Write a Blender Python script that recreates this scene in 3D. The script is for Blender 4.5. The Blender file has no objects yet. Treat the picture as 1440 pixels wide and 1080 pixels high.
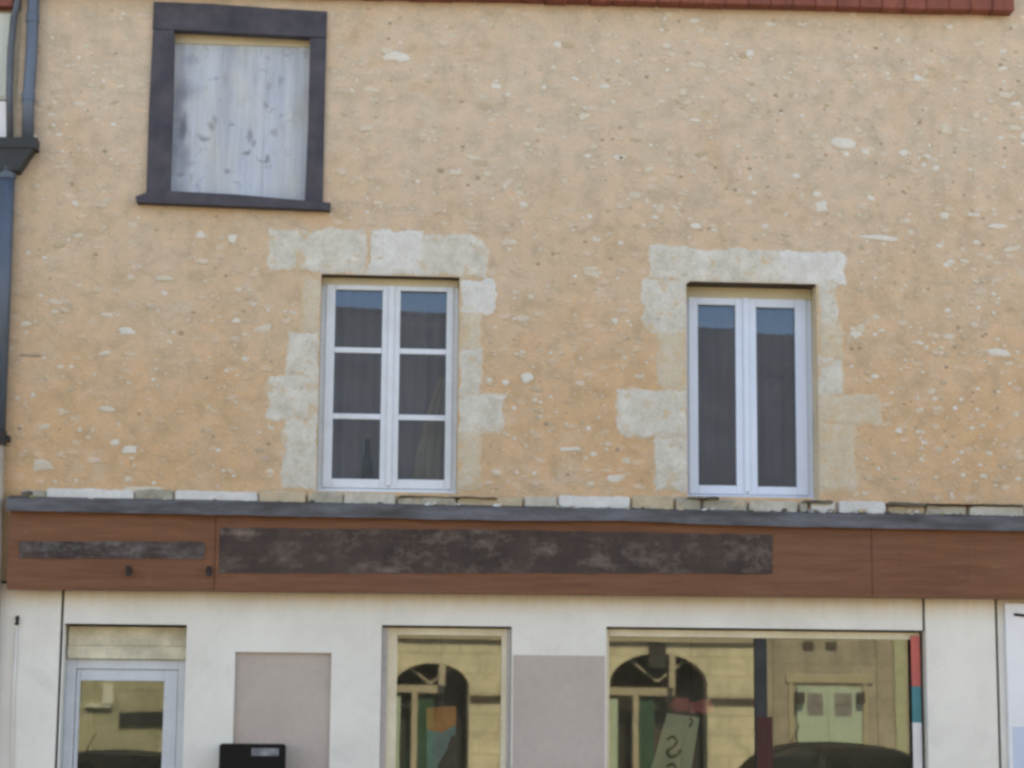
import bpy, bmesh, math, random
from mathutils import Vector, Matrix, noise

random.seed(11)
S = bpy.context.scene
COL = S.collection
R = math.radians

# ------------------------------------------------------------------ camera (solved from the photograph)
F, PITCH, YAW, ROLL = 2984.31, 0.1605, -0.07165, 0.00867
DIST, EYE = 15.5, 1.65


def rot(v):
    u, w, h = v
    c, s = math.cos(ROLL), math.sin(ROLL); u, h = c*u - s*h, s*u + c*h
    c, s = math.cos(PITCH), math.sin(PITCH); w, h = c*w - s*h, s*w + c*h
    c, s = math.cos(YAW), math.sin(YAW); u, w = c*u - s*w, s*u + c*w
    return Vector((u, w, h))


def at(px, py, y=0.0):
    """point of the upright plane at depth y seen at photo pixel px, py"""
    d = rot(((px-720)/F, 1.0, -(py-540)/F))
    k = (y + DIST)/d.y
    return Vector((d.x*k, y, EYE + d.z*k))


cam = bpy.data.cameras.new('camera')
cam.sensor_width = 36.0
cam.lens = F/1440*36
cam.clip_end = 500
cam.clip_start = 0.05
camo = bpy.data.objects.new('camera', cam)
COL.objects.link(camo)
rx, fw, up = rot((1, 0, 0)), rot((0, 1, 0)), rot((0, 0, 1))
M4 = Matrix(((rx.x, up.x, -fw.x, 0), (rx.y, up.y, -fw.y, -DIST), (rx.z, up.z, -fw.z, EYE), (0, 0, 0, 1)))
camo.matrix_world = M4
S.camera = camo

# ------------------------------------------------------------------ light
W = bpy.data.worlds.new('World')
S.world = W
W.use_nodes = True
nt = W.node_tree
bg = nt.nodes['Background']
sky = nt.nodes.new('ShaderNodeTexSky')
sky.sky_type = 'NISHITA'
sky.sun_disc = False
SUN_EL, SUN_AZ = R(50), R(12)          # azimuth from +Y towards +X
sky.sun_elevation = SUN_EL
sky.sun_rotation = SUN_AZ
sky.dust_density = 0.6
sky.ozone_density = 3.0
nt.links.new(sky.outputs[0], bg.inputs[0])
bg.inputs[1].default_value = 0.11
sl = bpy.data.lights.new('sun', 'SUN')
sl.energy = 4.0
sl.angle = R(0.53)
sl.color = (1.0, 0.93, 0.82)
so = bpy.data.objects.new('sun', sl)
COL.objects.link(so)
sd = Vector((math.sin(SUN_AZ)*math.cos(SUN_EL), math.cos(SUN_AZ)*math.cos(SUN_EL), math.sin(SUN_EL)))
so.rotation_euler = sd.to_track_quat('Z', 'Y').to_euler()
so.location = sd*40
S.view_settings.view_transform = 'Standard'
S.view_settings.look = 'None'
S.view_settings.exposure = 2.50
S.view_settings.use_white_balance = True      # the camera is balanced for open shade
S.view_settings.white_balance_temperature = 9300
S.view_settings.white_balance_tint = 14
S.view_settings.gamma = 1.0
S.cycles.max_bounces = 10
S.cycles.transparent_max_bounces = 12
S.cycles.caustics_reflective = False
S.cycles.caustics_refractive = False
S.cycles.filter_width = 3.1
S.cycles.use_denoising = True


# ------------------------------------------------------------------ materials
def nm(name):
    m = bpy.data.materials.new(name)
    m.use_nodes = True
    t = m.node_tree
    return m, t, t.nodes['Principled BSDF']


def N(t, typ, **k):
    n = t.nodes.new(typ)
    for a, v in k.items():
        if a.startswith('_'):
            n.inputs[a[1:].replace('_', ' ')].default_value = v
        else:
            setattr(n, a, v)
    return n


def coords(t, scale=(1, 1, 1), off=(0, 0, 0)):
    tc = N(t, 'ShaderNodeTexCoord')
    mp = N(t, 'ShaderNodeMapping')
    mp.inputs['Scale'].default_value = scale
    mp.inputs['Location'].default_value = off
    t.links.new(tc.outputs['Object'], mp.inputs['Vector'])
    return mp.outputs['Vector']


def nz(t, vec, scale, detail=4, rough=0.55, dist=0.0):
    n = N(t, 'ShaderNodeTexNoise', _Scale=scale, _Detail=detail, _Roughness=rough, _Distortion=dist)
    t.links.new(vec, n.inputs['Vector'])
    return n.outputs['Fac']


def ramp(t, fac, stops):
    r = N(t, 'ShaderNodeValToRGB')
    e = r.color_ramp.elements
    while len(e) < len(stops):
        e.new(0.5)
    for el, (p, c) in zip(e, stops):
        el.position = p
        el.color = c if len(c) == 4 else (*c, 1)
    t.links.new(fac, r.inputs['Fac'])
    return r.outputs['Color']


def mix(t, fac, a, b, mode='MIX'):
    m = N(t, 'ShaderNodeMix', data_type='RGBA', blend_type=mode)
    for s, v in ((m.inputs['Factor'], fac), (m.inputs['A'], a), (m.inputs['B'], b)):
        if isinstance(v, (float, int)):
            s.default_value = v
        elif isinstance(v, tuple):
            s.default_value = v if len(v) == 4 else (*v, 1)
        else:
            t.links.new(v, s)
    return m.outputs['Result']


def bump(t, b, h, strength=0.4, dist=0.01):
    n = N(t, 'ShaderNodeBump', _Strength=strength, _Distance=dist)
    t.links.new(h, n.inputs['Height'])
    t.links.new(n.outputs['Normal'], b.inputs['Normal'])


def simple(name, c, c2=None, scale=4.0, rough=0.7, stretch=(1, 1, 1), bmp=0.15, bd=0.004, metal=0.0, fine=0.12, lo=.35, hi=.68, spec=0.4):
    """a weathered paint / stone / metal: two tones by a broad noise, fine grain over it"""
    m, t, b = nm(name)
    if c2 is None:
        c2 = tuple(x*0.8 for x in c)
    v = coords(t, stretch, (random.random()*9, random.random()*9, random.random()*9))
    n1 = nz(t, v, scale, 5, 0.6)
    col = ramp(t, n1, [(lo, c2), (hi, c)])
    n2 = nz(t, v, scale*14, 4, 0.7)
    g = ramp(t, n2, [(0.3, (1-fine,)*3), (0.7, (1+fine,)*3)])
    col = mix(t, 1.0, col, g, 'MULTIPLY')
    t.links.new(col, b.inputs['Base Color'])
    b.inputs['Roughness'].default_value = rough
    b.inputs['Metallic'].default_value = metal
    b.inputs['Specular IOR Level'].default_value = spec
    bump(t, b, n2, bmp, bd)
    return m


def wall_render():
    """lime render over rubble: ochre to pinkish beige, paler stone faces, grains and pits"""
    m, t, b = nm('rubble lime render')
    v = coords(t, (1, 1, 1), (3.1, 0, 1.7))
    big = nz(t, v, 0.55, 3, 0.5)
    midn = nz(t, v, 2.3, 5, 0.62, 0.4)
    # ochre gathers near the window surrounds and low on the wall, beige above: by height and noise
    sx = N(t, 'ShaderNodeSeparateXYZ')
    t.links.new(v, sx.inputs[0])
    mr = N(t, 'ShaderNodeMapRange')
    mr.inputs[1].default_value = 5.6; mr.inputs[2].default_value = 8.2      # object z + 1.7
    t.links.new(sx.outputs['Z'], mr.inputs[0])
    ad = N(t, 'ShaderNodeMath', operation='ADD')
    t.links.new(mr.outputs[0], ad.inputs[0]); t.links.new(big, ad.inputs[1])
    ad2 = N(t, 'ShaderNodeMath', operation='MULTIPLY_ADD')
    ad2.inputs[1].default_value = 0.8
    t.links.new(midn, ad2.inputs[0]); t.links.new(ad.outputs[0], ad2.inputs[2])
    base = ramp(t, ad2.outputs[0], [(0.58, WALL_OCHRE), (0.95, WALL_MID), (1.0, WALL_PALE)])
    # positions above 1 are clamped, so squeeze
    r = [n for n in t.nodes if n.type == 'VALTORGB'][-1]
    sq = N(t, 'ShaderNodeMath', operation='MULTIPLY'); sq.inputs[1].default_value = 0.5
    t.links.new(ad2.outputs[0], sq.inputs[0]); t.links.new(sq.outputs[0], r.inputs['Fac'])
    e = r.color_ramp.elements
    e[0].position, e[1].position, e[2].position = 0.36, 0.60, 0.86
    # rubble stones showing faintly through
    vv = coords(t, (1, 1, 1.7), (1.3, 0, 4.1))
    wob = N(t, 'ShaderNodeTexNoise', _Scale=9.0, _Detail=3.0)
    t.links.new(vv, wob.inputs['Vector'])
    wv = N(t, 'ShaderNodeVectorMath', operation='MULTIPLY_ADD')
    wv.inputs[1].default_value = (0.10, 0.10, 0.10)
    t.links.new(wob.outputs['Color'], wv.inputs[0]); t.links.new(vv, wv.inputs[2])
    vo = N(t, 'ShaderNodeTexVoronoi', _Scale=8.0)
    t.links.new(wv.outputs[0], vo.inputs['Vector'])
    sp = N(t, 'ShaderNodeSeparateColor')
    t.links.new(vo.outputs['Color'], sp.inputs[0])
    cell = ramp(t, sp.outputs[0], [(0.50, (0, 0, 0)), (0.95, (1, 1, 1))])
    core = ramp(t, vo.outputs['Distance'], [(0.18, (1, 1, 1)), (0.42, (0, 0, 0))])
    f1 = mix(t, 1.0, cell, core, 'MULTIPLY')
    f1 = mix(t, 1.0, f1, (0.75,)*3, 'MULTIPLY')
    base = mix(t, f1, base, WALL_STONE)
    # greenish and pinkish drift of the mortar, hand-sized
    dr = nz(t, coords(t, (1, 1, 1.2), (11, 2, 9)), 6.0, 4, 0.65, .4)
    base = mix(t, 1.0, base, ramp(t, dr, [(0.32, (0.84, .86, .85)), (0.5, (1, 1, 1)), (0.68, (1.13, 1.07, 1.05))]), 'MULTIPLY')
    # warm stains (iron) in blotches
    st = nz(t, v, 1.5, 6, 0.7, 0.8)
    sf = ramp(t, st, [(0.57, (0, 0, 0)), (0.74, (0.55,)*3)])
    base = mix(t, sf, base, WALL_RUST)
    # pale lime wash blotches
    lw = nz(t, coords(t, (1, 1, 1.3), (7, 2, 5)), 3.1, 6, 0.7, 0.3)
    lf = ramp(t, lw, [(0.56, (0, 0, 0)), (0.76, (0.42,)*3)])
    base = mix(t, lf, base, WALL_LIME)
    # rain streaks, faint
    rs = nz(t, coords(t, (5, 5, 0.35), (2, 7, 1)), 1.6, 5, 0.7)
    base = mix(t, ramp(t, rs, [(0.52, (0, 0, 0)), (0.78, (0.32,)*3)]), base, (0.36, 0.28, 0.19))
    # small gravel grains in the mortar: pale and dark
    gr = N(t, 'ShaderNodeTexVoronoi', _Scale=22.0)
    t.links.new(wv.outputs[0], gr.inputs['Vector'])
    gs = N(t, 'ShaderNodeSeparateColor'); t.links.new(gr.outputs['Color'], gs.inputs[0])
    gc = ramp(t, gr.outputs['Distance'], [(0.12, (1, 1, 1)), (0.34, (0, 0, 0))])
    gp = ramp(t, gs.outputs[1], [(0.60, (0, 0, 0)), (0.9, (1, 1, 1))])
    gd = ramp(t, gs.outputs[2], [(0.80, (0, 0, 0)), (0.95, (1, 1, 1))])
    fp = mix(t, 1.0, gc, gp, 'MULTIPLY'); fp = mix(t, 1.0, fp, (0.75,)*3, 'MULTIPLY')
    fd = mix(t, 1.0, gc, gd, 'MULTIPLY'); fd = mix(t, 1.0, fd, (0.45,)*3, 'MULTIPLY')
    base = mix(t, fp, base, WALL_LIME)
    base = mix(t, fd, base, (0.30, 0.24, 0.17))
    fine = nz(t, v, 55, 4, 0.7)
    base = mix(t, 1.0, base, ramp(t, fine, [(0.3, (0.92,)*3), (0.7, (1.08,)*3)]), 'MULTIPLY')
    t.links.new(base, b.inputs['Base Color'])
    b.inputs['Roughness'].default_value = 0.95
    b.inputs['Specular IOR Level'].default_value = 0.15
    # relief
    h = N(t, 'ShaderNodeMath', operation='MULTIPLY_ADD'); h.inputs[1].default_value = 0.5
    t.links.new(fine, h.inputs[0]); t.links.new(fp, h.inputs[2])
    h2 = N(t, 'ShaderNodeMath', operation='ADD')
    t.links.new(h.outputs[0], h2.inputs[0]); t.links.new(midn, h2.inputs[1])
    h3 = N(t, 'ShaderNodeMath', operation='ADD')
    t.links.new(h2.outputs[0], h3.inputs[0]); t.links.new(f1, h3.inputs[1])
    bump(t, b, h3.outputs[0], 0.6, 0.02)
    return m


WALL_OCHRE = (0.532, 0.35, 0.205)
WALL_MID = (0.518, 0.378, 0.258)
WALL_PALE = (0.512, 0.407, 0.312)
WALL_STONE = (0.56, 0.475, 0.385)
WALL_RUST = (0.46, 0.285, 0.158)
WALL_LIME = (0.6, 0.54, 0.46)


def plaster_white():
    m, t, b = nm('white shopfront paint')
    v = coords(t)
    n1 = nz(t, v, 1.4, 6, 0.65)
    col = ramp(t, n1, [(0.3, (0.625, 0.605, 0.56)), (0.62, (0.71, 0.70, 0.655))])
    # warm bounced light and drip stains painted under the fascia, in broken streaks
    sx = N(t, 'ShaderNodeSeparateXYZ'); t.links.new(v, sx.inputs[0])
    mr = N(t, 'ShaderNodeMapRange')
    mr.inputs[1].default_value = 2.44; mr.inputs[2].default_value = 2.60
    t.links.new(sx.outputs['Z'], mr.inputs[0])
    sn = nz(t, coords(t, (9, 9, 0.6)), 2.2, 5, 0.7)
    ml = N(t, 'ShaderNodeMath', operation='MULTIPLY')
    t.links.new(mr.outputs[0], ml.inputs[0])
    t.links.new(ramp(t, sn, [(0.25, (0.15,)*3), (0.72, (0.8,)*3)]), ml.inputs[1])
    col = mix(t, ml.outputs[0], col, (0.60, 0.44, 0.26))
    sn2 = nz(t, coords(t, (6, 6, 0.9), (3, 1, 0)), 1.5, 7, 0.8, .6)
    col = mix(t, ramp(t, sn2, [(0.58, (0, 0, 0)), (0.82, (0.26,)*3)]), col, (0.40, 0.37, 0.32))
    bl = nz(t, coords(t, (1, 1, 1.2), (9, 2, 4)), 2.6, 7, 0.75, .8)
    col = mix(t, ramp(t, bl, [(0.50, (0, 0, 0)), (0.75, (0.38,)*3)]), col, (0.47, 0.455, 0.42))
    sp = nz(t, v, 21, 3, 0.8)
    col = mix(t, ramp(t, sp, [(0.68, (0, 0, 0)), (0.8, (0.4,)*3)]), col, (0.33, 0.28, 0.22))
    t.links.new(col, b.inputs['Base Color'])
    b.inputs['Roughness'].default_value = 0.75
    bump(t, b, nz(t, v, 45, 4, 0.6), 0.18, 0.004)
    return m


def wood_brown():
    m, t, b = nm('brown stained fascia board')
    v = coords(t, (0.35, 1, 6))
    n1 = nz(t, v, 4.0, 6, 0.7, 0.4)
    col = ramp(t, n1, [(0.25, (0.108, 0.041, 0.019)), (0.5, (0.16, 0.064, 0.031)), (0.75, (0.205, 0.09, 0.046))])
    n2 = nz(t, coords(t, (0.8, 1, 30)), 5, 5, 0.75)
    col = mix(t, 1.0, col, ramp(t, n2, [(0.3, (0.8,)*3), (0.7, (1.18,)*3)]), 'MULTIPLY')
    wr = nz(t, coords(t, (.9, 1, 3), (8, 1, 3)), 3.4, 6, 0.75, .6)
    col = mix(t, ramp(t, wr, [(0.60, (0, 0, 0)), (0.76, (0.5,)*3)]), col, (0.26, 0.165, 0.11))
    wd = nz(t, coords(t, (6, 1, .7), (3, 6, 3)), 1.8, 5, 0.7)
    col = mix(t, ramp(t, wd, [(0.58, (0, 0, 0)), (0.78, (0.5,)*3)]), col, (0.085, 0.045, 0.03))
    n3 = nz(t, coords(t, (1, 1, 1.4), (4, 4, 4)), 1.1, 5, 0.6)
    col = mix(t, ramp(t, n3, [(0.5, (0, 0, 0)), (0.75, (0.35,)*3)]), col, (0.17, 0.085, 0.06))
    t.links.new(col, b.inputs['Base Color'])
    b.inputs['Roughness'].default_value = 0.6
    b.inputs['Specular IOR Level'].default_value = 0.3
    bump(t, b, n2, 0.35, 0.004)
    return m


def ghost_sign(pale=(0.15, 0.12, 0.11), amount=.45, sc=4.2, lo=.52, nmx='weathered dark sign panel'):
    """dark adhesive panel whose letters were torn off: purple-grey with pale glue smears"""
    m, t, b = nm(nmx)
    v = coords(t, (1, 1, 1))
    n1 = nz(t, coords(t, (2.2, 1, 1.1)), 1.6, 5, 0.65, 0.5)
    col = ramp(t, n1, [(0.3, (0.034, 0.024, 0.022)), (0.7, (0.074, 0.051, 0.043))])
    n2 = nz(t, coords(t, (1.5, 1, 2.3), (5, 0, 2)), sc, 7, 0.75, 0.15)
    col = mix(t, ramp(t, n2, [(lo, (0, 0, 0)), (lo+.24, (amount,)*3)]), col, pale)
    n3 = nz(t, coords(t, (4, 1, 0.8), (1, 0, 6)), 2.4, 5, 0.7, 0.6)
    col = mix(t, ramp(t, n3, [(0.56, (0, 0, 0)), (0.75, (0.4,)*3)]), col, (0.028, 0.029, 0.034))
    n4 = nz(t, coords(t, (0.6, 1, 18)), 3.0, 4, 0.7)
    col = mix(t, 1.0, col, ramp(t, n4, [(0.3, (0.82,)*3), (0.7, (1.2,)*3)]), 'MULTIPLY')
    t.links.new(col, b.inputs['Base Color'])
    b.inputs['Roughness'].default_value = 0.7
    b.inputs['Specular IOR Level'].default_value = 0.25
    bump(t, b, n2, 0.3, 0.004)
    return m


def boarding():
    """weathered grey-white shutter boards with peeled dark spots"""
    m, t, b = nm('peeling grey white boards')
    v = coords(t, (3.2, 1, 0.35))
    n1 = nz(t, v, 2.6, 6, 0.7, 0.3)
    col = ramp(t, n1, [(0.28, (0.29, 0.325, 0.385)), (0.52, (0.40, 0.45, 0.525)), (0.75, (0.49, 0.51, 0.52))])
    n2 = nz(t, coords(t, (9, 1, 0.5), (2, 2, 2)), 3.5, 5, 0.7)
    col = mix(t, 1.0, col, ramp(t, n2, [(0.3, (0.86,)*3), (0.7, (1.1,)*3)]), 'MULTIPLY')
    n3 = nz(t, coords(t, (1.7, 1, 1.1), (6, 1, 3)), 7.0, 4, 0.7, 1.0)
    col = mix(t, ramp(t, n3, [(0.59, (0, 0, 0)), (0.70, (0.7,)*3)]), col, (0.16, 0.16, 0.18))
    n5 = nz(t, coords(t, (1.2, 1, .8), (2, 8, 1)), 2.2, 4, 0.6)
    col = mix(t, ramp(t, n5, [(0.52, (0, 0, 0)), (0.72, (0.75,)*3)]), col, (0.20, 0.225, 0.285))
    wn = N(t, 'ShaderNodeTexNoise', _Scale=9.0, _Detail=4.0)
    t.links.new(coords(t), wn.inputs['Vector'])
    for px, py, rx_, rz_, k, c in ((252, 150, 9, 62, .75, (.16, .17, .23)), (262, 128, 22, 16, .6, (.17, .17, .22)), (258, 180, 7, 22, .9, (.07, .075, .11)), (296, 178, 5, 8, .9, (.12, .12, .14)), (288, 194, 8, 4, .9, (.12, .12, .14)),
                                (302, 168, 4, 7, .8, (.14, .14, .16)), (352, 190, 4, 13, .8, (.14, .14, .17)), (358, 203, 4, 8, .8, (.14, .14, .17)), (347, 214, 6, 4, .9, (.12, .12, .14)), (376, 223, 4, 6, .9, (.12, .12, .13)),
                                (320, 240, 5, 4, .8, (.12, .12, .14)), (318, 112, 4, 14, .6, (.2, .2, .22)), (386, 188, 5, 8, .7, (.16, .17, .2)), (394, 115, 4, 12, .6, (.2, .21, .25)), (268, 85, 14, 9, .5, (.2, .22, .3)), (265, 232, 12, 6, .5, (.2, .22, .26)), (378, 120, 6, 5, .5, (.22, .22, .26))):
        q = at(px, py, .1)
        mp = N(t, 'ShaderNodeMapping', vector_type='POINT')
        tc2 = N(t, 'ShaderNodeTexCoord')
        wq = N(t, 'ShaderNodeVectorMath', operation='MULTIPLY_ADD'); wq.inputs[1].default_value = (.09, 0, .09)
        t.links.new(wn.outputs['Color'], wq.inputs[0]); t.links.new(tc2.outputs['Object'], wq.inputs[2])
        sx_, sz_ = 192/rx_/1.25, 192/rz_/1.25
        mp.inputs['Scale'].default_value = (sx_, 0, sz_)
        mp.inputs['Location'].default_value = (-(q.x-1.8+.045)*sx_, 0, -(q.z+.045)*sz_)
        t.links.new(wq.outputs[0], mp.inputs['Vector'])
        ln = N(t, 'ShaderNodeVectorMath', operation='LENGTH'); t.links.new(mp.outputs[0], ln.inputs[0])
        col = mix(t, ramp(t, ln.outputs['Value'], [(0.30, (k*.78,)*3), (1.0, (0, 0, 0))]), col, c)
    n6 = nz(t, coords(t, (.8, 1, .5), (9, 3, 4)), 2.6, 3, 0.6)
    col = mix(t, ramp(t, n6, [(0.5, (0, 0, 0)), (0.75, (0.6,)*3)]), col, (0.50, 0.47, 0.41))
    t.links.new(col, b.inputs['Base Color'])
    b.inputs['Roughness'].default_value = 0.8
    bump(t, b, n2, 0.35, 0.005)
    return m


def glass(name, refl=0.13, tint=(0.86, 0.88, 0.84), rc=(1, 1, 1), warp=0.012, dust=.07):
    m = bpy.data.materials.new(name)
    m.use_nodes = True
    t = m.node_tree
    t.nodes.clear()
    out = N(t, 'ShaderNodeOutputMaterial')
    tr = N(t, 'ShaderNodeBsdfTransparent'); tr.inputs[0].default_value = (*tint, 1)
    gl = N(t, 'ShaderNodeBsdfGlossy'); gl.inputs['Roughness'].default_value = 0.017
    gl.inputs['Color'].default_value = (*rc, 1)
    mx = N(t, 'ShaderNodeMixShader')
    fr = N(t, 'ShaderNodeFresnel'); fr.inputs['IOR'].default_value = 1.45
    ad = N(t, 'ShaderNodeMath', operation='ADD', use_clamp=True); ad.inputs[1].default_value = refl-0.034
    bp = N(t, 'ShaderNodeBump', _Strength=0.05, _Distance=warp)
    t.links.new(nz(t, coords(t), 2.1, 2, 0.4), bp.inputs['Height'])
    t.links.new(bp.outputs[0], gl.inputs['Normal'])
    t.links.new(fr.outputs[0], ad.inputs[0])
    t.links.new(ad.outputs[0], mx.inputs[0])
    t.links.new(tr.outputs[0], mx.inputs[1]); t.links.new(gl.outputs[0], mx.inputs[2])
    df = N(t, 'ShaderNodeBsdfDiffuse'); df.inputs[0].default_value = (.5, .47, .41, 1)
    m2 = N(t, 'ShaderNodeMixShader')
    dn = nz(t, coords(t, (1, 1, .6), (3, 1, 5)), 3.2, 6, .7, .6)
    t.links.new(ramp(t, dn, [(.38, (dust*.25,)*3), (.75, (dust,)*3)]), m2.inputs[0])
    t.links.new(mx.outputs[0], m2.inputs[1]); t.links.new(df.outputs[0], m2.inputs[2])
    t.links.new(m2.outputs[0], out.inputs[0])
    return m


def ashlar(name, c1, c2, mort, bwid=.62, rh=.31):
    m, t, b = nm(name)
    v = coords(t)
    sw = N(t, 'ShaderNodeSeparateXYZ'); t.links.new(v, sw.inputs[0])
    cb = N(t, 'ShaderNodeCombineXYZ')
    t.links.new(sw.outputs['X'], cb.inputs['X']); t.links.new(sw.outputs['Z'], cb.inputs['Y'])
    br = N(t, 'ShaderNodeTexBrick', _Scale=1.0)
    br.inputs['Brick Width'].default_value = bwid
    br.inputs['Row Height'].default_value = rh
    br.inputs['Mortar Size'].default_value = 0.012
    br.inputs['Color1'].default_value = (*c1, 1); br.inputs['Color2'].default_value = (*c2, 1); br.inputs['Mortar'].default_value = (*mort, 1)
    t.links.new(cb.outputs[0], br.inputs['Vector'])
    col = mix(t, 1.0, br.outputs['Color'], ramp(t, nz(t, v, 2.2, 6, .7, .5), [(0.3, (0.68,)*3), (0.7, (1.25,)*3)]), 'MULTIPLY')
    col = mix(t, ramp(t, nz(t, coords(t, (4, 4, .5)), 1.4, 5, .7), [(0.52, (0, 0, 0)), (0.75, (0.5,)*3)]), col, mort)
    t.links.new(col, b.inputs['Base Color'])
    b.inputs['Roughness'].default_value = .9
    return m


def slate_mat():
    m, t, b = nm('dark slate courses')
    v = coords(t)
    br = N(t, 'ShaderNodeTexBrick', _Scale=1.0)
    br.inputs['Brick Width'].default_value = 0.22
    br.inputs['Row Height'].default_value = 0.12
    br.inputs['Mortar Size'].default_value = 0.006
    br.inputs['Color1'].default_value = (0.060, 0.068, 0.085, 1)
    br.inputs['Color2'].default_value = (0.085, 0.092, 0.108, 1)
    br.inputs['Mortar'].default_value = (0.04, 0.04, 0.045, 1)
    mp = coords(t)
    sw = N(t, 'ShaderNodeSeparateXYZ'); t.links.new(mp, sw.inputs[0])
    cb = N(t, 'ShaderNodeCombineXYZ')
    t.links.new(sw.outputs['X'], cb.inputs['X']); t.links.new(sw.outputs['Z'], cb.inputs['Y'])
    t.links.new(cb.outputs[0], br.inputs['Vector'])
    col = mix(t, 1.0, br.outputs['Color'], ramp(t, nz(t, v, 1.2, 5), [(0.3, (0.8,)*3), (0.7, (1.2,)*3)]), 'MULTIPLY')
    t.links.new(col, b.inputs['Base Color'])
    b.inputs['Roughness'].default_value = 0.65
    return m


def roof_tile_mat():
    m, t, b = nm('red clay tile')
    v = coords(t)
    n = nz(t, coords(t, (5, 1, 1)), 2.2, 5, 0.7)
    col = ramp(t, n, [(0.3, (0.125, 0.034, 0.022)), (0.55, (0.20, 0.052, 0.033)), (0.8, (0.29, 0.105, 0.07))])
    col = mix(t, ramp(t, nz(t, v, 9, 5, 0.7), [(0.58, (0, 0, 0)), (0.8, (0.5,)*3)]), col, (0.10, 0.055, 0.045))
    t.links.new(col, b.inputs['Base Color'])
    b.inputs['Roughness'].default_value = 0.8
    bump(t, b, n, 0.3, 0.01)
    return m


def half(t, v):
    m = N(t, 'ShaderNodeMath', operation='MULTIPLY'); m.inputs[1].default_value = .5
    t.links.new(v, m.inputs[0])
    return m.outputs[0]


def lime_stone(name, c, c2, smear, pits=.6, feather=None):
    m, t, b = nm(name)
    v = coords(t, (1, 1, 1), (random.random()*9, 0, random.random()*9))
    n1 = nz(t, v, 7.0, 6, 0.7)
    col = ramp(t, n1, [(0.32, c2), (0.66, c)])
    n2 = nz(t, v, 26, 5, 0.75)
    col = mix(t, ramp(t, n2, [(0.58, (0, 0, 0)), (0.72, (pits,)*3)]), col, (0.27, 0.235, 0.18))
    n3 = nz(t, coords(t, (1, 1, 1), (4, 4, 8)), 9.0, 5, 0.7, .5)
    col = mix(t, ramp(t, n3, [(0.62-smear*.25, (0, 0, 0)), (0.70-smear*.2, (.85,)*3)]), col, (0.50, 0.385, 0.255))
    if feather:
        an = N(t, 'ShaderNodeAttribute', attribute_name='core')
        m1 = N(t, 'ShaderNodeMath', operation='MULTIPLY_ADD'); m1.inputs[1].default_value = 2.0
        t.links.new(nz(t, coords(t, (1, 1, 1), (1, 5, 2)), 11, 6, 0.72), m1.inputs[0]); t.links.new(an.outputs['Fac'], m1.inputs[2])
        col = mix(t, ramp(t, half(t, m1.outputs[0]), [(0.0, (1, 1, 1)), (1.0, (0, 0, 0))]), col, (0.515, 0.38, 0.25))
        rr = [n for n in t.nodes if n.type == 'VALTORGB'][-1].color_ramp.elements
        rr[0].position, rr[1].position = feather[0]/2, feather[1]/2
    n4 = nz(t, v, 70, 3, 0.7)
    col = mix(t, 1.0, col, ramp(t, n4, [(0.3, (.9,)*3), (0.7, (1.1,)*3)]), 'MULTIPLY')
    t.links.new(col, b.inputs['Base Color'])
    b.inputs['Roughness'].default_value = .92
    b.inputs['Specular IOR Level'].default_value = .15
    bump(t, b, n2, .5, .008)
    return m


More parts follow.
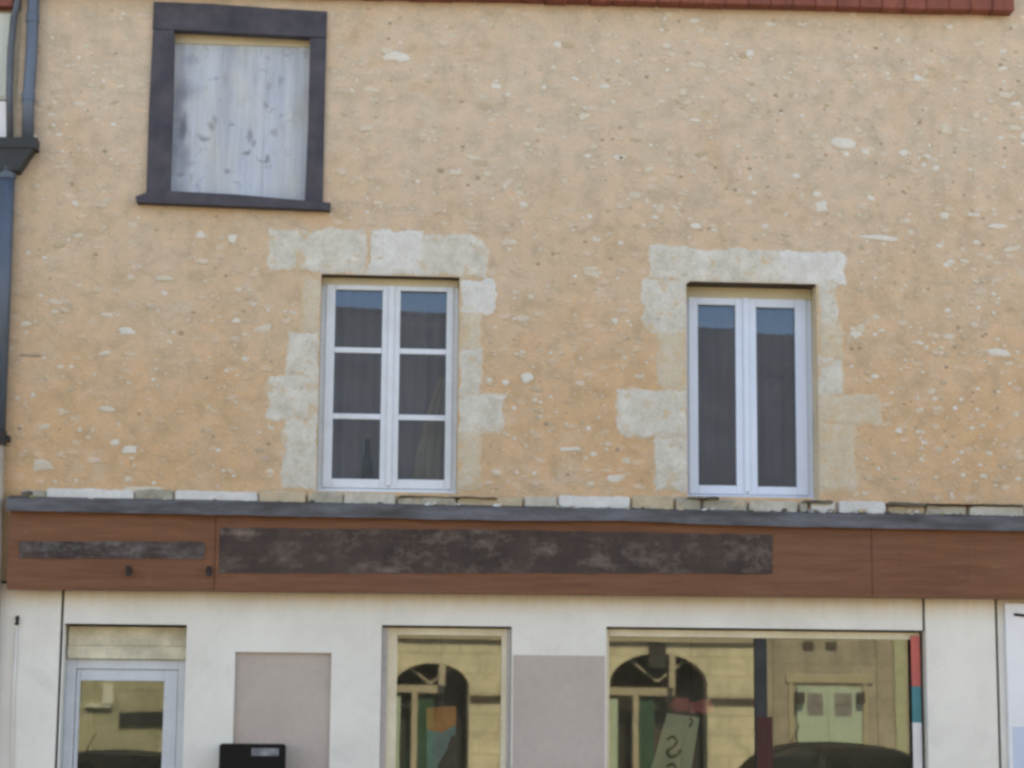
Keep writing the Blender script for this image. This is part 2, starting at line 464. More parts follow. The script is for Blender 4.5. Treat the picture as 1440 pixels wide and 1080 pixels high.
MAT = dict(
    wall=wall_render(), plaster=plaster_white(), brown=wood_brown(), sign=ghost_sign((.22, .17, .14), .8, 3.0, .50), sign2=ghost_sign((.17, .16, .16), .8, 5.0, .44, 'weathered narrow sign strip'), boards=boarding(),
    reveal=simple('lime reveal', (0.60, 0.50, 0.36), (0.50, 0.40, 0.27), 3),
    stone=lime_stone('pale limestone', (0.59, 0.575, 0.53), (0.42, 0.395, 0.335), .3, .8, (1.05, 1.5)),
    stone2=lime_stone('whitish limestone', (0.60, 0.60, 0.58), (0.49, 0.48, 0.45), .15, .5, (.95, 1.35)),
    stone3=lime_stone('yellowed limestone', (0.535, 0.48, 0.39), (0.45, 0.38, 0.285), .5, .6, (1.15, 1.6)),
    stone_l=lime_stone('ledge limestone', (0.52, 0.51, 0.46), (0.34, 0.32, 0.27), .2),
    stone2_l=lime_stone('white ledge stone', (0.62, 0.63, 0.63), (0.50, 0.50, 0.48), .02, .4),
    stone3_l=lime_stone('yellow ledge stone', (0.50, 0.43, 0.32), (0.36, 0.30, 0.21), .4),
    moss=simple('yellow green moss', (0.30, 0.30, 0.13), (0.16, 0.16, 0.07), 12, .95),
    stoneg=lime_stone('grey lichened stone', (0.40, 0.385, 0.33), (0.22, 0.21, 0.165), .2),
    pebble=simple('pale pebble', (0.56, 0.50, 0.41), (0.49, 0.425, 0.335), 9, 0.9),
    pebble2=simple('white pebble', (0.585, 0.565, 0.525), (0.53, 0.495, 0.43), 9, 0.9),
    pebble3=simple('tan pebble', (0.46, 0.37, 0.265), (0.40, 0.32, 0.22), 9, 0.9),
    pit=simple('dark pit', (0.36, 0.28, 0.195), (0.27, 0.21, 0.15), 9, 0.95),
    timber=simple('dark slate painted timber', (0.070, 0.064, 0.078), (0.030, 0.030, 0.045), 5, 0.75, (1.2, 1, 1.2), 0.5, 0.006, fine=0.3, lo=.3, hi=.72),
    soffit=simple('painted soffit shade', (0.10, 0.078, 0.056), (0.055, 0.042, 0.03), 5, 0.9),  # dark tone stands for shade under the heads of the openings
    batten=simple('yellowed batten', (0.50, 0.44, 0.31), (0.42, 0.38, 0.29), 3, 0.7, fine=.06),
    jointd=simple('dirt in the joint', (0.17, 0.145, 0.115), (0.10, 0.085, 0.066), 6, .95),
    shade_grit=simple('dark gap shade and grit', (0.15, 0.13, 0.10), (0.075, 0.066, 0.052), 9, 0.95),  # painted shadow gaps of the ledge, also its loose dark grit
    pvc=simple('white window frame', (0.584, 0.6705, 0.8085), (0.528, 0.6075, 0.735), 2, 0.35, bmp=0.03, fine=0.03),
    pvcold=simple('off white window paint', (0.602, 0.6603, 0.7384), (0.5246, 0.5673, 0.6136), 3, 0.5, bmp=0.08, fine=0.05),
    alu=simple('grey white door frame', (0.56, 0.61, 0.66), (0.49, 0.53, 0.58), 3, 0.4, bmp=0.04, fine=0.05),
    cream=simple('cream painted wood', (0.72, 0.66, 0.51), (0.60, 0.53, 0.39), 4, 0.6, bmp=0.1, fine=0.08),
    transom=simple('stained cream board', (0.68, 0.63, 0.49), (0.46, 0.425, 0.32), 2.6, 0.7, (1, 1, 1.2), fine=0.1, lo=.36, hi=.55),
    mauve=simple('mauve grey panel', (0.4565, 0.3942, 0.3551), (0.4125, 0.351, 0.318), 1.6, 0.8, bmp=0.1, fine=0.05),
    mauve2=simple('greyed jamb paint', (0.47, 0.44, 0.42), (0.40, 0.37, 0.35), 2, .7),
    lead=simple('dull zinc flashing', (0.125, 0.130, 0.148), (0.045, 0.043, 0.043), 3.4, 0.6, (.6, 1, 3), 0.2, 0.004, 0.3, fine=0.16),
    zinc=simple('blue grey zinc pipe', (0.098, 0.128, 0.175), (0.065, 0.085, 0.115), 3, 0.5, (2, 2, 0.4), 0.1, 0.002, 0.35, fine=0.1),
    darkzinc=simple('dark old zinc', (0.036, 0.040, 0.043), (0.024, 0.026, 0.028), 6, 0.6, metal=0.3),
    zinc2=simple('stained zinc pipe', (0.085, 0.10, 0.125), (0.04, 0.042, 0.05), 2.2, 0.6, (1, 1, 1)),
    castpaint=simple('beige painted pipe', (0.40, 0.33, 0.26), (0.31, 0.26, 0.20), 4, 0.7),
    black=simple('satin black casing', (0.008, 0.008, 0.0085), (0.006, 0.006, 0.006), 3, 0.6, bmp=0.04, spec=.15),
    label=simple('grey white label', (0.26, 0.28, 0.31), (0.10, 0.105, 0.115), 14, 0.6),
    iron=simple('rusty iron', (0.035, 0.027, 0.024), (0.022, 0.018, 0.017), 8, 0.8),
    redeave=roof_tile_mat(), slate=slate_mat(),
    neigh=simple('grey beige render', (0.46, 0.40, 0.32), (0.37, 0.32, 0.25), 2.5, 0.9, bmp=0.3, bd=0.01),
    shutter=simple('pale green grey shutter', (0.50, 0.53, 0.48), (0.42, 0.45, 0.42), 4, 0.7, (6, 1, 0.5)),
    board=simple('bluish white board', (0.70, 0.72, 0.76), (0.66, 0.68, 0.72), 1.5, 0.5, bmp=0.03, fine=0.03),
    boardblue=simple('pale blue field', (0.46, 0.55, 0.68), (0.42, 0.51, 0.64), 1.5, 0.5, bmp=0.03, fine=0.03),
    room=simple('dim room plaster', (0.16, 0.15, 0.12), (0.12, 0.11, 0.09), 1.2, 0.9),
    roomfloor=simple('brown floorboards', (0.14, 0.09, 0.05), (0.09, 0.06, 0.035), 2, 0.6, (1, 8, 1)),
    curtain=simple('grey net curtain', (0.165, 0.142, 0.18), (0.13, 0.115, 0.145), 2, 0.95, (9, 1, .4), fine=0.05),
    glowtan=simple('tan glow sheet', (0.23, 0.195, 0.165), (0.16, 0.14, 0.125), 3, 0.95, (14, 1, .4), fine=0.05),
    pane=glass('window glass', 0.074, rc=(.52, .74, 1.0), warp=0.004, dust=.035),
    shoppane=glass('shop glass', 0.13, (0.84, 0.88, 0.80), (0.93, 1.0, 0.93), 0.0035),
    doorpane=glass('door glass', 0.082, (0.82, 0.88, 0.80), (0.86, 1.0, 0.88), 0.006),
    asphalt=simple('asphalt', (0.085, 0.083, 0.08), (0.055, 0.054, 0.053), 2, 0.9, bmp=0.4, bd=0.01, fine=0.25),
    paving=simple('pale paving', (0.37, 0.335, 0.285), (0.29, 0.265, 0.22), 1.5, 0.9, bmp=0.3, fine=0.15),
    kerb=simple('granite kerb', (0.35, 0.33, 0.31), (0.25, 0.24, 0.23), 6, 0.8),
    earth=simple('dusty ground', (0.24, 0.20, 0.15), (0.17, 0.15, 0.11), 0.2, 0.95),
    oppwall=ashlar('sunlit cream stone', (0.43, 0.415, 0.32), (0.385, 0.37, 0.283), (0.30, 0.28, 0.20)),
    oppwall2=ashlar('tan stone', (0.25, 0.235, 0.19), (0.225, 0.21, 0.17), (0.19, 0.175, 0.14), .5, .27),
    oppframe=simple('cream joinery', (0.30, 0.275, 0.215), (0.24, 0.22, 0.17), 3, 0.6),
    oppdark=simple('dark void', (0.018, 0.018, 0.02), (0.012, 0.012, 0.013), 3, 0.6),
    paledoor=simple('pale green paint', (0.2852, 0.3744, 0.312), (0.248, 0.3312, 0.273), 3, 0.6),
    greenpaint=simple('bottle green paint', (0.012, 0.058, 0.034), (0.009, 0.042, 0.025), 3, 0.5),
    surr=simple('worn door surround', (0.30, 0.275, 0.20), (0.25, 0.23, 0.165), 4),
    surr2=simple('greenish trim', (0.30, 0.33, 0.235), (0.25, 0.28, 0.2), 4),
    greylight=simple('grey door light', (0.17, 0.165, 0.165), (0.12, 0.118, 0.12), 6, 0.5),
    carpaint=simple('black car paint', (0.007, 0.008, 0.008), (0.006, 0.006, 0.007), 1, 0.5, bmp=0.0, fine=0.02, spec=0.12),
    carglass=simple('dark car glass', (0.012, 0.016, 0.015), (0.010, 0.013, 0.013), 1, 0.6, bmp=0.0, spec=0.0),
    rubber=simple('tyre rubber', (0.02, 0.02, 0.02), (0.014, 0.014, 0.014), 6, 0.9),
    rim=simple('alloy rim', (0.45, 0.45, 0.46), (0.38, 0.38, 0.39), 3, 0.35, metal=0.8),
    lamp=simple('lamp glass', (0.75, 0.75, 0.74), (0.68, 0.68, 0.66), 3, 0.15),
    redlamp=simple('red lamp glass', (0.40, 0.02, 0.02), (0.3, 0.015, 0.015), 3, 0.15),
    red=simple('coral red', (0.56, 0.125, 0.105), (0.48, 0.105, 0.09), 3, 0.6, fine=0.05),
    teal=simple('teal', (0.045, 0.21, 0.245), (0.035, 0.17, 0.20), 3, 0.6, fine=0.05),
    white=simple('white film', (0.68, 0.67, 0.68), (0.62, 0.61, 0.62), 3, 0.6, fine=0.03),
    card=simple('sage card', (0.42, 0.46, 0.33), (0.36, 0.40, 0.28), 5, 0.8),
    cardink=simple('dark green ink', (0.07, 0.10, 0.035), (0.05, 0.07, 0.03), 5, 0.8),
    bow=simple('dusty red ribbon', (0.42, 0.09, 0.085), (0.30, 0.06, 0.06), 14, 0.8),
    maroon=simple('dull maroon paint', (0.078, 0.030, 0.024), (0.055, 0.022, 0.018), 6, 0.9, (8, 1, .5)),
    orange=simple('orange print', (0.72, 0.30, 0.07), (0.58, 0.21, 0.06), 9, 0.7),
    posterblue=simple('teal print', (0.20, 0.36, 0.40), (0.13, 0.26, 0.32), 9, 0.7),
    ink=simple('black print', (0.015, 0.016, 0.022), (0.012, 0.012, 0.016), 9, 0.7),
    bottle=simple('dark bottle glass', (0.004, 0.004, 0.005), (0.003, 0.003, 0.003), 3, 0.7, bmp=0.0, spec=.05),
    woodd=simple('dark shelf wood', (0.05, 0.038, 0.028), (0.035, 0.026, 0.02), 3, 0.6),
)


# ------------------------------------------------------------------ mesh kit
class MB:
    def __init__(self):
        self.v, self.f, self.m, self.smooth = [], [], [], False

    def add(self, vs, fs, mi=0):
        o = len(self.v)
        self.v += [Vector(p) for p in vs]
        for f in fs:
            self.f.append([i+o for i in f]); self.m.append(mi)
        return self

    def box(self, x0, x1, y0, y1, z0, z1, mi=0):
        vs = [(x, y, z) for x in (x0, x1) for y in (y0, y1) for z in (z0, z1)]
        return self.add(vs, [(0, 1, 3, 2), (4, 6, 7, 5), (0, 4, 5, 1), (2, 3, 7, 6), (0, 2, 6, 4), (1, 5, 7, 3)], mi)

    def hexa(self, front, y0, y1, mi=0):
        """front: four (x, z) corners; extruded from y0 (front) to y1 (back)"""
        return self.prism(front, y0, y1, mi)

    def prism(self, pts, y0, y1, mi=0, ch=0.0):
        n = len(pts)
        a = sum((pts[i][0]*pts[(i+1) % n][1] - pts[(i+1) % n][0]*pts[i][1]) for i in range(n))
        if a < 0:
            pts = list(reversed(pts))
        cx = sum(p[0] for p in pts)/n; cz = sum(p[1] for p in pts)/n
        rings = []
        if ch > 0:
            ins = []
            for x, z in pts:
                d = math.hypot(x-cx, z-cz) or 1
                ins.append((x-(x-cx)/d*ch, z-(z-cz)/d*ch))
            rings = [(ins, y0), (pts, y0+ch*0.8), (pts, y1)]
        else:
            rings = [(pts, y0), (pts, y1)]
        vs = [(x, y, z) for ps, y in rings for x, z in ps]
        fs = [tuple(range(n))]
        for k in range(len(rings)-1):
            for i in range(n):
                j = (i+1) % n
                fs.append((k*n+i, (k+1)*n+i, (k+1)*n+j, k*n+j))
        k = len(rings)-1
        fs.append(tuple(k*n+i for i in reversed(range(n))))
        return self.add(vs, fs, mi)

    def tube(self, path, r, n=12, mi=0, cap=True):
        path = [Vector(p) for p in path]
        rs = r if isinstance(r, (list, tuple)) else [r]*len(path)
        vs, fs = [], []
        for i, p in enumerate(path):
            d = (path[min(i+1, len(path)-1)] - path[max(i-1, 0)]).normalized()
            a = d.orthogonal().normalized() if abs(d.z) < 0.9 else Vector((1, 0, 0))
            a = (a - d*a.dot(d)).normalized()
            b = d.cross(a)
            for k in range(n):
                t = 2*math.pi*k/n
                vs.append(p + (a*math.cos(t) + b*math.sin(t))*rs[i])
        for i in range(len(path)-1):
            for k in range(n):
                j = (k+1) % n
                fs.append((i*n+k, i*n+j, (i+1)*n+j, (i+1)*n+k))
        if cap:
            fs.append(tuple(reversed(range(n))))
            fs.append(tuple((len(path)-1)*n+k for k in range(n)))
        return self.add(vs, fs, mi)

    def lathe(self, prof, c, n=20, mi=0):
        vs, fs = [], []
        for r, z in prof:
            for k in range(n):
                t = 2*math.pi*k/n
                vs.append((c[0]+r*math.cos(t), c[1]+r*math.sin(t), c[2]+z))
        for i in range(len(prof)-1):
            for k in range(n):
                j = (k+1) % n
                fs.append((i*n+k, i*n+j, (i+1)*n+j, (i+1)*n+k))
        fs.append(tuple(reversed(range(n)))); fs.append(tuple((len(prof)-1)*n+k for k in range(n)))
        return self.add(vs, fs, mi)

    def build(self, name, mats, parent=None, bevel=0.0, smooth=False, local=False):
        me = bpy.data.meshes.new(name)
        org = Vector((0, 0, 0))
        if parent is not None and not local:
            p = parent
            while p:
                org += p.location; p = p.parent
        me.from_pydata([v-org for v in self.v], [], self.f)
        for m in (mats if isinstance(mats, (list, tuple)) else [mats]):
            me.materials.append(m)
        for p, mi in zip(me.polygons, self.m):
            p.material_index = mi
            p.use_smooth = smooth
        bm = bmesh.new(); bm.from_mesh(me)
        bmesh.ops.recalc_face_normals(bm, faces=bm.faces)
        bm.to_mesh(me); bm.free()
        o = bpy.data.objects.new(name, me)
        COL.objects.link(o)
        if parent is not None:
            o.parent = parent
        if bevel > 0:
            b = o.modifiers.new('bevel', 'BEVEL'); b.width = bevel; b.segments = 2; b.limit_method = 'ANGLE'
        return o


def tag(o, label=None, cat=None, group=None, kind=None):
    if label: o['label'] = label
    if cat: o['category'] = cat
    if group: o['group'] = group
    if kind: o['kind'] = kind
    return o


def thing(name, loc, label, cat, group=None, rz=0.0):
    o = bpy.data.objects.new(name, None)
    o.location = loc; o.rotation_euler.z = rz
    o.empty_display_size = 0.2
    COL.objects.link(o)
    return tag(o, label, cat, group)


def span(lo, hi, step, cuts=()):
    pts = sorted({round(c, 5) for c in (lo, hi, *[c for c in cuts if lo < c < hi])})
    out = []
    for a, b in zip(pts, pts[1:]):
        n = max(1, round((b-a)/step))
        out += [a+(b-a)*i/n for i in range(n)]
    return out + [pts[-1]]


def wall_grid(x0, x1, z0, z1, holes, step, y=0.0, amp=0.0, depth=0.3, mb=None):
    """upright wall skin with real openings and their reveals; mat 0 skin, mat 1 reveal"""
    mb = mb or MB()
    xs = span(x0, x1, step, [h[0] for h in holes]+[h[1] for h in holes])
    zs = span(z0, z1, step, [h[2] for h in holes]+[h[3] for h in holes])
    vs = []
    for z in zs:
        for x in xs:
            d = 0.0
            if amp:
                d = amp*(noise.noise(Vector((x*2.1, 0.3, z*2.6))) + 0.8*noise.noise(Vector((x*7.3, 2.3, z*9.1))) + 0.5*noise.noise(Vector((x*17, 5.3, z*19))))
                for h in holes:
                    if h[0]-1e-4 <= x <= h[1]+1e-4 and h[2]-1e-4 <= z <= h[3]+1e-4:
                        d = 0.0
            vs.append((x, y+d, z))
    fs = []
    nx = len(xs)
    for j in range(len(zs)-1):
        for i in range(nx-1):
            cx, cz = (xs[i]+xs[i+1])/2, (zs[j]+zs[j+1])/2
            if any(h[0] < cx < h[1] and h[2] < cz < h[3] for h in holes):
                continue
            fs.append((j*nx+i, j*nx+i+1, (j+1)*nx+i+1, (j+1)*nx+i))
    mb.add(vs, fs, 0)
    for h in holes:
        a, b, c, d = h[:4]
        dp = h[4] if len(h) > 4 else depth
        q = [(a, c), (b, c), (b, d), (a, d)]
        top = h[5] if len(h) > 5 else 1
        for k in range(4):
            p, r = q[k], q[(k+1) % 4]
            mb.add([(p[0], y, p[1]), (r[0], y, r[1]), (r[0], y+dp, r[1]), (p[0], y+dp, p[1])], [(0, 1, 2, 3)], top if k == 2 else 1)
    return mb


def stone_poly(p0, p1, cut=(0, 0, 0, 0), rough=0.022, seg=0.016):
    """irregular block outline between photo corners p0 (top left) and p1 (bottom right); cut = corner cut-offs tl, tr, br, bl in metres"""
    A, B = at(*p0), at(*p1)
    C, D_ = at(p1[0], p0[1]), at(p0[0], p1[1])
    x0, x1 = (A.x+D_.x)/2, (B.x+C.x)/2
    z1, z0 = (A.z+C.z)/2, (B.z+D_.z)/2
    rad = [max(c, 0.012) for c in cut]
    cs = [(x0+rad[0], z1-rad[0], rad[0], 180, 90), (x1-rad[1], z1-rad[1], rad[1], 90, 0), (x1-rad[2], z0+rad[2], rad[2], 0, -90), (x0+rad[3], z0+rad[3], rad[3], -90, -180)]
    key = []
    for cx, cz, r, a0, a1 in cs:
        n = 2 if r < .03 else 5
        for k in range(n+1):
            a = R(a0+(a1-a0)*k/n)
            key.append((cx+r*math.cos(a), cz+r*math.sin(a)))
    out = []
    sd = random.random()*50
    for i, a in enumerate(key):
        b = key[(i+1) % len(key)]
        L = math.hypot(b[0]-a[0], b[1]-a[1])
        n = max(1, int(L/seg))
        for k in range(n):
            t = k/n
            x, z = a[0]+(b[0]-a[0])*t, a[1]+(b[1]-a[1])*t
            x += rough*(noise.noise(Vector((x*9, z*9, sd)))*1.3 + noise.noise(Vector((x*31, z*31, sd)))*.8)
            z += rough*(noise.noise(Vector((x*9, z*9, sd+9)))*1.3 + noise.noise(Vector((x*31, z*31, sd+9)))*.8)
            for h in (WIN1, WIN2):
                if h[0] < x < h[1] and h[2] < z < h[3]+.03:
                    dl, dr_, dt = x-h[0], h[1]-x, h[3]-z
                    m_ = min(dl, dr_, dt)
                    if m_ > 0:
                        if m_ == dt: z = h[3]+.001
                        elif m_ == dl: x = h[0]-.001
                        else: x = h[1]+.001
            out.append((x, z))
    return out


# ------------------------------------------------------------------ THE SETTING
g = MB(); g.box(-150, 150, -150, 150, -0.6, -0.13); tag(g.build('ground', MAT['earth']), kind='structure')
g = MB(); g.box(-60, 60, -15.0, -3.0, -0.30, -0.12); tag(g.build('road', MAT['asphalt']), kind='structure')
g = MB(); g.box(-60, 60, -2.84, 0.02, -0.30, 0.0); tag(g.build('pavement', MAT['paving']), kind='structure')
g = MB(); g.box(-60, 60, -3.0, -2.843, -0.30, 0.002); tag(g.build('kerb', MAT['kerb'], bevel=0.015), kind='structure')
g = MB(); g.box(-60, 60, -26, -15.163, -0.30, 0.0); tag(g.build('far_pavement', MAT['paving']), kind='structure')
g = MB(); g.box(-60, 60, -15.16, -15.003, -0.30, 0.002); tag(g.build('far_kerb', MAT['kerb'], bevel=0.015), kind='structure')

# ------------------------------------------------------------------ THE STONE HOUSE
H = thing('stone_house', (1.8, 0, 0), 'ochre rubble stone house with white ground floor shopfront and brown fascia', 'house')
XL, XR, XE = -2.60, 7.4, 5.015
ZE = 7.35
WIN1 = (-0.314, 0.714, 3.345, 4.965)
WIN2 = (2.420, 3.412, 3.352, 4.976)
SHOP = (0.183, 1.127, 0.75, 2.376)
DOOR = (-2.090, -1.220, 0.0, 2.360)
BIG = (1.820, 4.165, 0.70, 2.384)

bi = [at(243, 40, 0.0), at(436, 52, 0.0), at(433, 278, 0.0), at(238, 270, 0.0)]
BOARD = (min(p.x for p in bi)-.03, max(p.x for p in bi)+.03, min(p.z for p in bi)-.03, max(p.z for p in bi)+.03)

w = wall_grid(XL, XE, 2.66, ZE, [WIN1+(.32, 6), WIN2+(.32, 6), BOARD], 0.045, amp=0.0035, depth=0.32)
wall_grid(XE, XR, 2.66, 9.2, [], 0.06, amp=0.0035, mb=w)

# surround stones: outline list per window (photo corners), corner cuts, tone
SUR1 = [((377, 321), (458, 382), (0, 0, 0, .0), 'stone'), ((447, 320.5), (518, 386), (0, 0, 0, 0), 'stone'), ((519, 323), (595, 388.5), (0, 0, 0, 0), 'stone2'),
        ((587, 329), (688, 391), (0, .13, 0, 0), 'stone'),
        ((648.5, 392), (699, 444), (0, 0, .06, 0), 'stone2'), ((648, 438), (679, 497), (0, 0, 0, 0), 'stone3'), ((646.5, 489), (679, 558), (0, 0, 0, 0), 'stone'),
        ((645.5, 552), (710, 612), (0, .03, .07, 0), 'stone'), ((644.5, 606), (678, 692), (0, 0, 0, 0), 'stone3'),
        ((422, 390), (449.5, 470), (0, 0, 0, 0), 'stone3'), ((402, 464), (449, 532), (0, 0, 0, 0), 'stone'), ((374, 525), (448, 594), (.05, 0, 0, 0), 'stone'),
        ((396, 589), (447, 689), (.03, 0, 0, .03), 'stone')]
SUR2 = [((911, 343), (967, 395), (0, 0, 0, 0), 'stone'), ((958, 348), (1028, 398), (0, 0, 0, 0), 'stone'), ((1021, 348), (1102, 400), (0, 0, 0, 0), 'stone'),
        ((1094, 352), (1191, 400), (0, .12, .02, 0), 'stone2'),
        ((902, 391), (967, 472), (.02, 0, 0, .13), 'stone'), ((923, 466), (967, 550), (.03, 0, 0, 0), 'stone3'), ((865, 546), (967.5, 617), (.02, 0, 0, .08), 'stone'),
        ((918, 613), (968, 692), (0, 0, 0, 0), 'stone'),
        ((1151.5, 397), (1179, 456), (0, 0, 0, 0), 'stone'), ((1151, 450), (1187, 506), (0, 0, 0, 0), 'stone3'), ((1150.5, 500), (1186, 558), (0, .04, 0, 0), 'stone'),
        ((1150, 552), (1238, 600), (0, 0, .05, 0), 'stone3'), ((1149, 595), (1205, 694), (0, 0, 0, 0), 'stone3')]
boxes = []
SB = {}
for si, sur in enumerate((SUR1, SUR2)):
    root = None
    for k, (p0, p1, cut, mt) in enumerate(sur):
        poly = stone_poly(p0, p1, cut)
        boxes.append((min(p[0] for p in poly), max(p[0] for p in poly), min(p[1] for p in poly), max(p[1] for p in poly)))
        SB.setdefault((si, mt), []).append(poly)

# pebbles and rubble faces standing proud of the render (pattern of the wall: kept in the wall mesh)
holes_all = [WIN1, WIN2, (at(200, 0).x, at(465, 0).x, at(200, 295).z, 7.4)] + boxes


def free(x, z, r):
    return not any(h[0]-r < x < h[1]+r and h[2]-r < z < h[3]+r for h in holes_all)


def lump(mb, x, z, a, c, h, mi, tilt=0.0, n=9):
    ct, st = math.cos(tilt), math.sin(tilt)
    rr = [random.uniform(0.72, 1.15) for _ in range(n)]
    vs = []
    for s, y in ((1.0, 0.008), (0.86, -h*0.55), (0.5, -h)):
        for k in range(n):
            t = 2*math.pi*k/n
            # squarish outline
            q = 1.0/max(abs(math.cos(t)), abs(math.sin(t)))**0.55
            u, v_ = a*s*rr[k]*q*math.cos(t), c*s*rr[k]*q*math.sin(t)
            vs.append((x+u*ct-v_*st, y, z+u*st+v_*ct))
    fs = []
    for i in range(2):
        for k in range(n):
            j = (k+1) % n
            fs.append((i*n+k, i*n+j, (i+1)*n+j, (i+1)*n+k))
    fs.append(tuple(2*n+k for k in range(n)))
    mb.add(vs, fs, mi)


count = 0
while count < 2600:
    x, z = random.uniform(XL+.06, XR-.5), random.uniform(3.36, 7.3)
    # denser, paler stones to the right and high up, as in the photograph
    dens = 0.45 + 0.55*min(1, max(0, (x+1.5)/5))
    if random.random() > dens or not free(x, z, 0.03):
        continue
    u = random.random()
    if u < 0.80:
        a = random.uniform(0.008, 0.022); c = a*random.uniform(0.6, 1.0)
    elif u < 0.965:
        a = random.uniform(0.02, 0.038); c = a*random.uniform(0.5, 0.8)
    else:
        a = random.uniform(0.04, 0.075); c = a*random.uniform(0.3, 0.5)
    mi = random.choices((2, 3, 4, 5), (0.50, 0.20, 0.22, 0.08))[0]
    if mi == 5:
        a, c = min(a, 0.018), min(c, 0.014)
    lump(w, x, z, a, c, random.uniform(0.002, 0.0055) if mi != 5 else 0.0025, mi, random.uniform(-.25, .25))
    count += 1
for px, py, pw, ph, mi in ((557, 79, 46, 17, 3), (545, 72, 20, 12, 2), (1187, 202, 42, 19, 3), (1217, 214, 14, 10, 3), (1270, 216, 16, 13, 3), (1238, 335, 74, 9, 3), (1155, 290, 20, 20, 3),
                           (1405, 496, 42, 14, 3), (1403, 318, 34, 10, 3), (803, 632, 34, 7, 3), (178, 466, 26, 12, 3), (282, 330, 16, 12, 3), (327, 336, 14, 14, 3),
                           (230, 392, 26, 10, 2), (1330, 181, 18, 20, 2), (870, 222, 22, 9, 3), (850, 122, 20, 9, 3), (978, 318, 20, 10, 3), (1415, 134, 26, 10, 2), (741, 532, 20, 16, 3),
                           (735, 448, 26, 12, 2), (516, 180, 24, 12, 2), (697, 122, 16, 10, 3), (875, 222, 18, 9, 2), (1205, 470, 20, 10, 3), (1210, 462, 14, 14, 2), (640, 243, 22, 11, 2),
                           (200, 690, 60, 14, 2), (60, 655, 34, 20, 2), (1290, 110, 16, 12, 3), (1055, 75, 14, 14, 3), (960, 130, 16, 14, 2), (1427, 180, 24, 10, 2), (820, 165, 18, 12, 2),
                           (868, 632, 9, 9, 5), (768, 596, 7, 7, 5), (1162, 432, 10, 8, 5), (620, 240, 10, 8, 5), (672, 250, 8, 6, 5), (45, 500, 40, 5, 5), (255, 468, 9, 8, 5)):
    p = at(px, py)
    lump(w, p.x, p.z, pw/192/2, ph/192/2, 0.008 if mi != 5 else 0.004, mi, random.uniform(-.08, .08), 11)
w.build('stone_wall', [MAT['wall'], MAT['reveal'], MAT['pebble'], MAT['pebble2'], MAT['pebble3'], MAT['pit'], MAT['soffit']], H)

# stone surrounds: blocks whose edges the render laps over
def blocks(polys_by_mat, name):
    vs, fs, mi, core = [], [], [], []
    mats = list(polys_by_mat)
    for k, mt in enumerate(mats):
        for poly in polys_by_mat[mt]:
            if sum(poly[i][0]*poly[(i+1) % len(poly)][1]-poly[(i+1) % len(poly)][0]*poly[i][1] for i in range(len(poly))) < 0:
                poly = poly[::-1]
            n = len(poly); o = len(vs)
            cx = sum(q[0] for q in poly)/n; cz = sum(q[1] for q in poly)/n
            h = 0.0055+random.random()*.003
            hx = max(q[0] for q in poly)-cx; hz = max(q[1] for q in poly)-cz
            for s_, y, c in ((0, 0.03, 0), (0, .0005, 0), (.022, -h*.7, .5), (.05, -h-.001, 1.0)):
                fx, fz = 1-s_/max(hx, s_+.01), 1-s_/max(hz, s_+.01)
                for x, z in poly:
                    vs.append((cx+(x-cx)*fx, y+.0018*noise.noise(Vector((x*14, z*14, 2))), cz+(z-cz)*fz))
                    near = any(h[0]-.035 < x < h[1]+.035 and h[2]-.035 < z < h[3]+.035 for h in (WIN1, WIN2))
                    core.append(max(c, .75) if near else c)
            for r in range(3):
                for i in range(n):
                    j = (i+1) % n
                    fs.append((o+r*n+i, o+r*n+j, o+(r+1)*n+j, o+(r+1)*n+i)); mi.append(k)
            fs.append(tuple(o+3*n+i for i in range(n))); mi.append(k)
    me = bpy.data.meshes.new(name)
    L0 = H.location
    me.from_pydata([Vector(v)-L0 for v in vs], [], fs)
    for mt in mats: me.materials.append(MAT[mt])
    for q, k in zip(me.polygons, mi): q.material_index = k
    at_ = me.attributes.new('core', 'FLOAT', 'POINT')
    at_.data.foreach_set('value', core)
    bm = bmesh.new(); bm.from_mesh(me); bmesh.ops.recalc_face_normals(bm, faces=bm.faces); bm.to_mesh(me); bm.free()
    o = bpy.data.objects.new(name, me); COL.objects.link(o); o.parent = H
    return o


for si in (0, 1):
    blocks({mt: ps for (q, mt), ps in SB.items() if q == si}, 'stone_surround')

# ledge of stones under the upper windows
LG = [(30, 62, 691, 712, 'stoneg'), (65, 187, 687, 705, 'stone2'), (190, 242, 690, 708, 'stoneg'), (246, 362, 691, 707, 'stone2'), (365, 430, 693, 707, 'stone3'), (433, 482, 694, 709, 'stoneg'),
      (484, 556, 695, 712, 'stone'), (560, 640, 699, 711, 'stoneg'), (643, 735, 700, 714, 'stone3'), (738, 783, 700, 715, 'stone'), (786, 886, 699, 717, 'stone2'), (889, 948, 700, 720, 'stone3'),
      (951, 985, 701, 718, 'stoneg'), (988, 1050, 704, 722, 'stoneg'), (1054, 1122, 706, 722, 'stone'), (1125, 1136, 709, 722, 'stoneg'), (1140, 1175, 706, 724, 'stone2'), (1180, 1246, 708, 724, 'stone2'),
      (1249, 1300, 712, 727, 'stone3'), (1303, 1360, 711, 729, 'stone'), (1364, 1440, 711, 732, 'stone'), (1443, 1560, 712, 734, 'stone3'), (1565, 1680, 713, 736, 'stoneg')]
LG += [(560, 700, 697, 700.5, 'shade_grit'), (965, 1012, 698, 702, 'shade_grit'), (1248, 1302, 706, 711.5, 'shade_grit'), (30, 46, 690, 700, 'shade_grit'), (190, 244, 704, 712, 'shade_grit'), (1128, 1172, 703, 708, 'shade_grit'), (1300, 1440, 708, 711, 'shade_grit')]  # thin dark slabs painted in as shadow gaps between the stones
sc_ = MB()
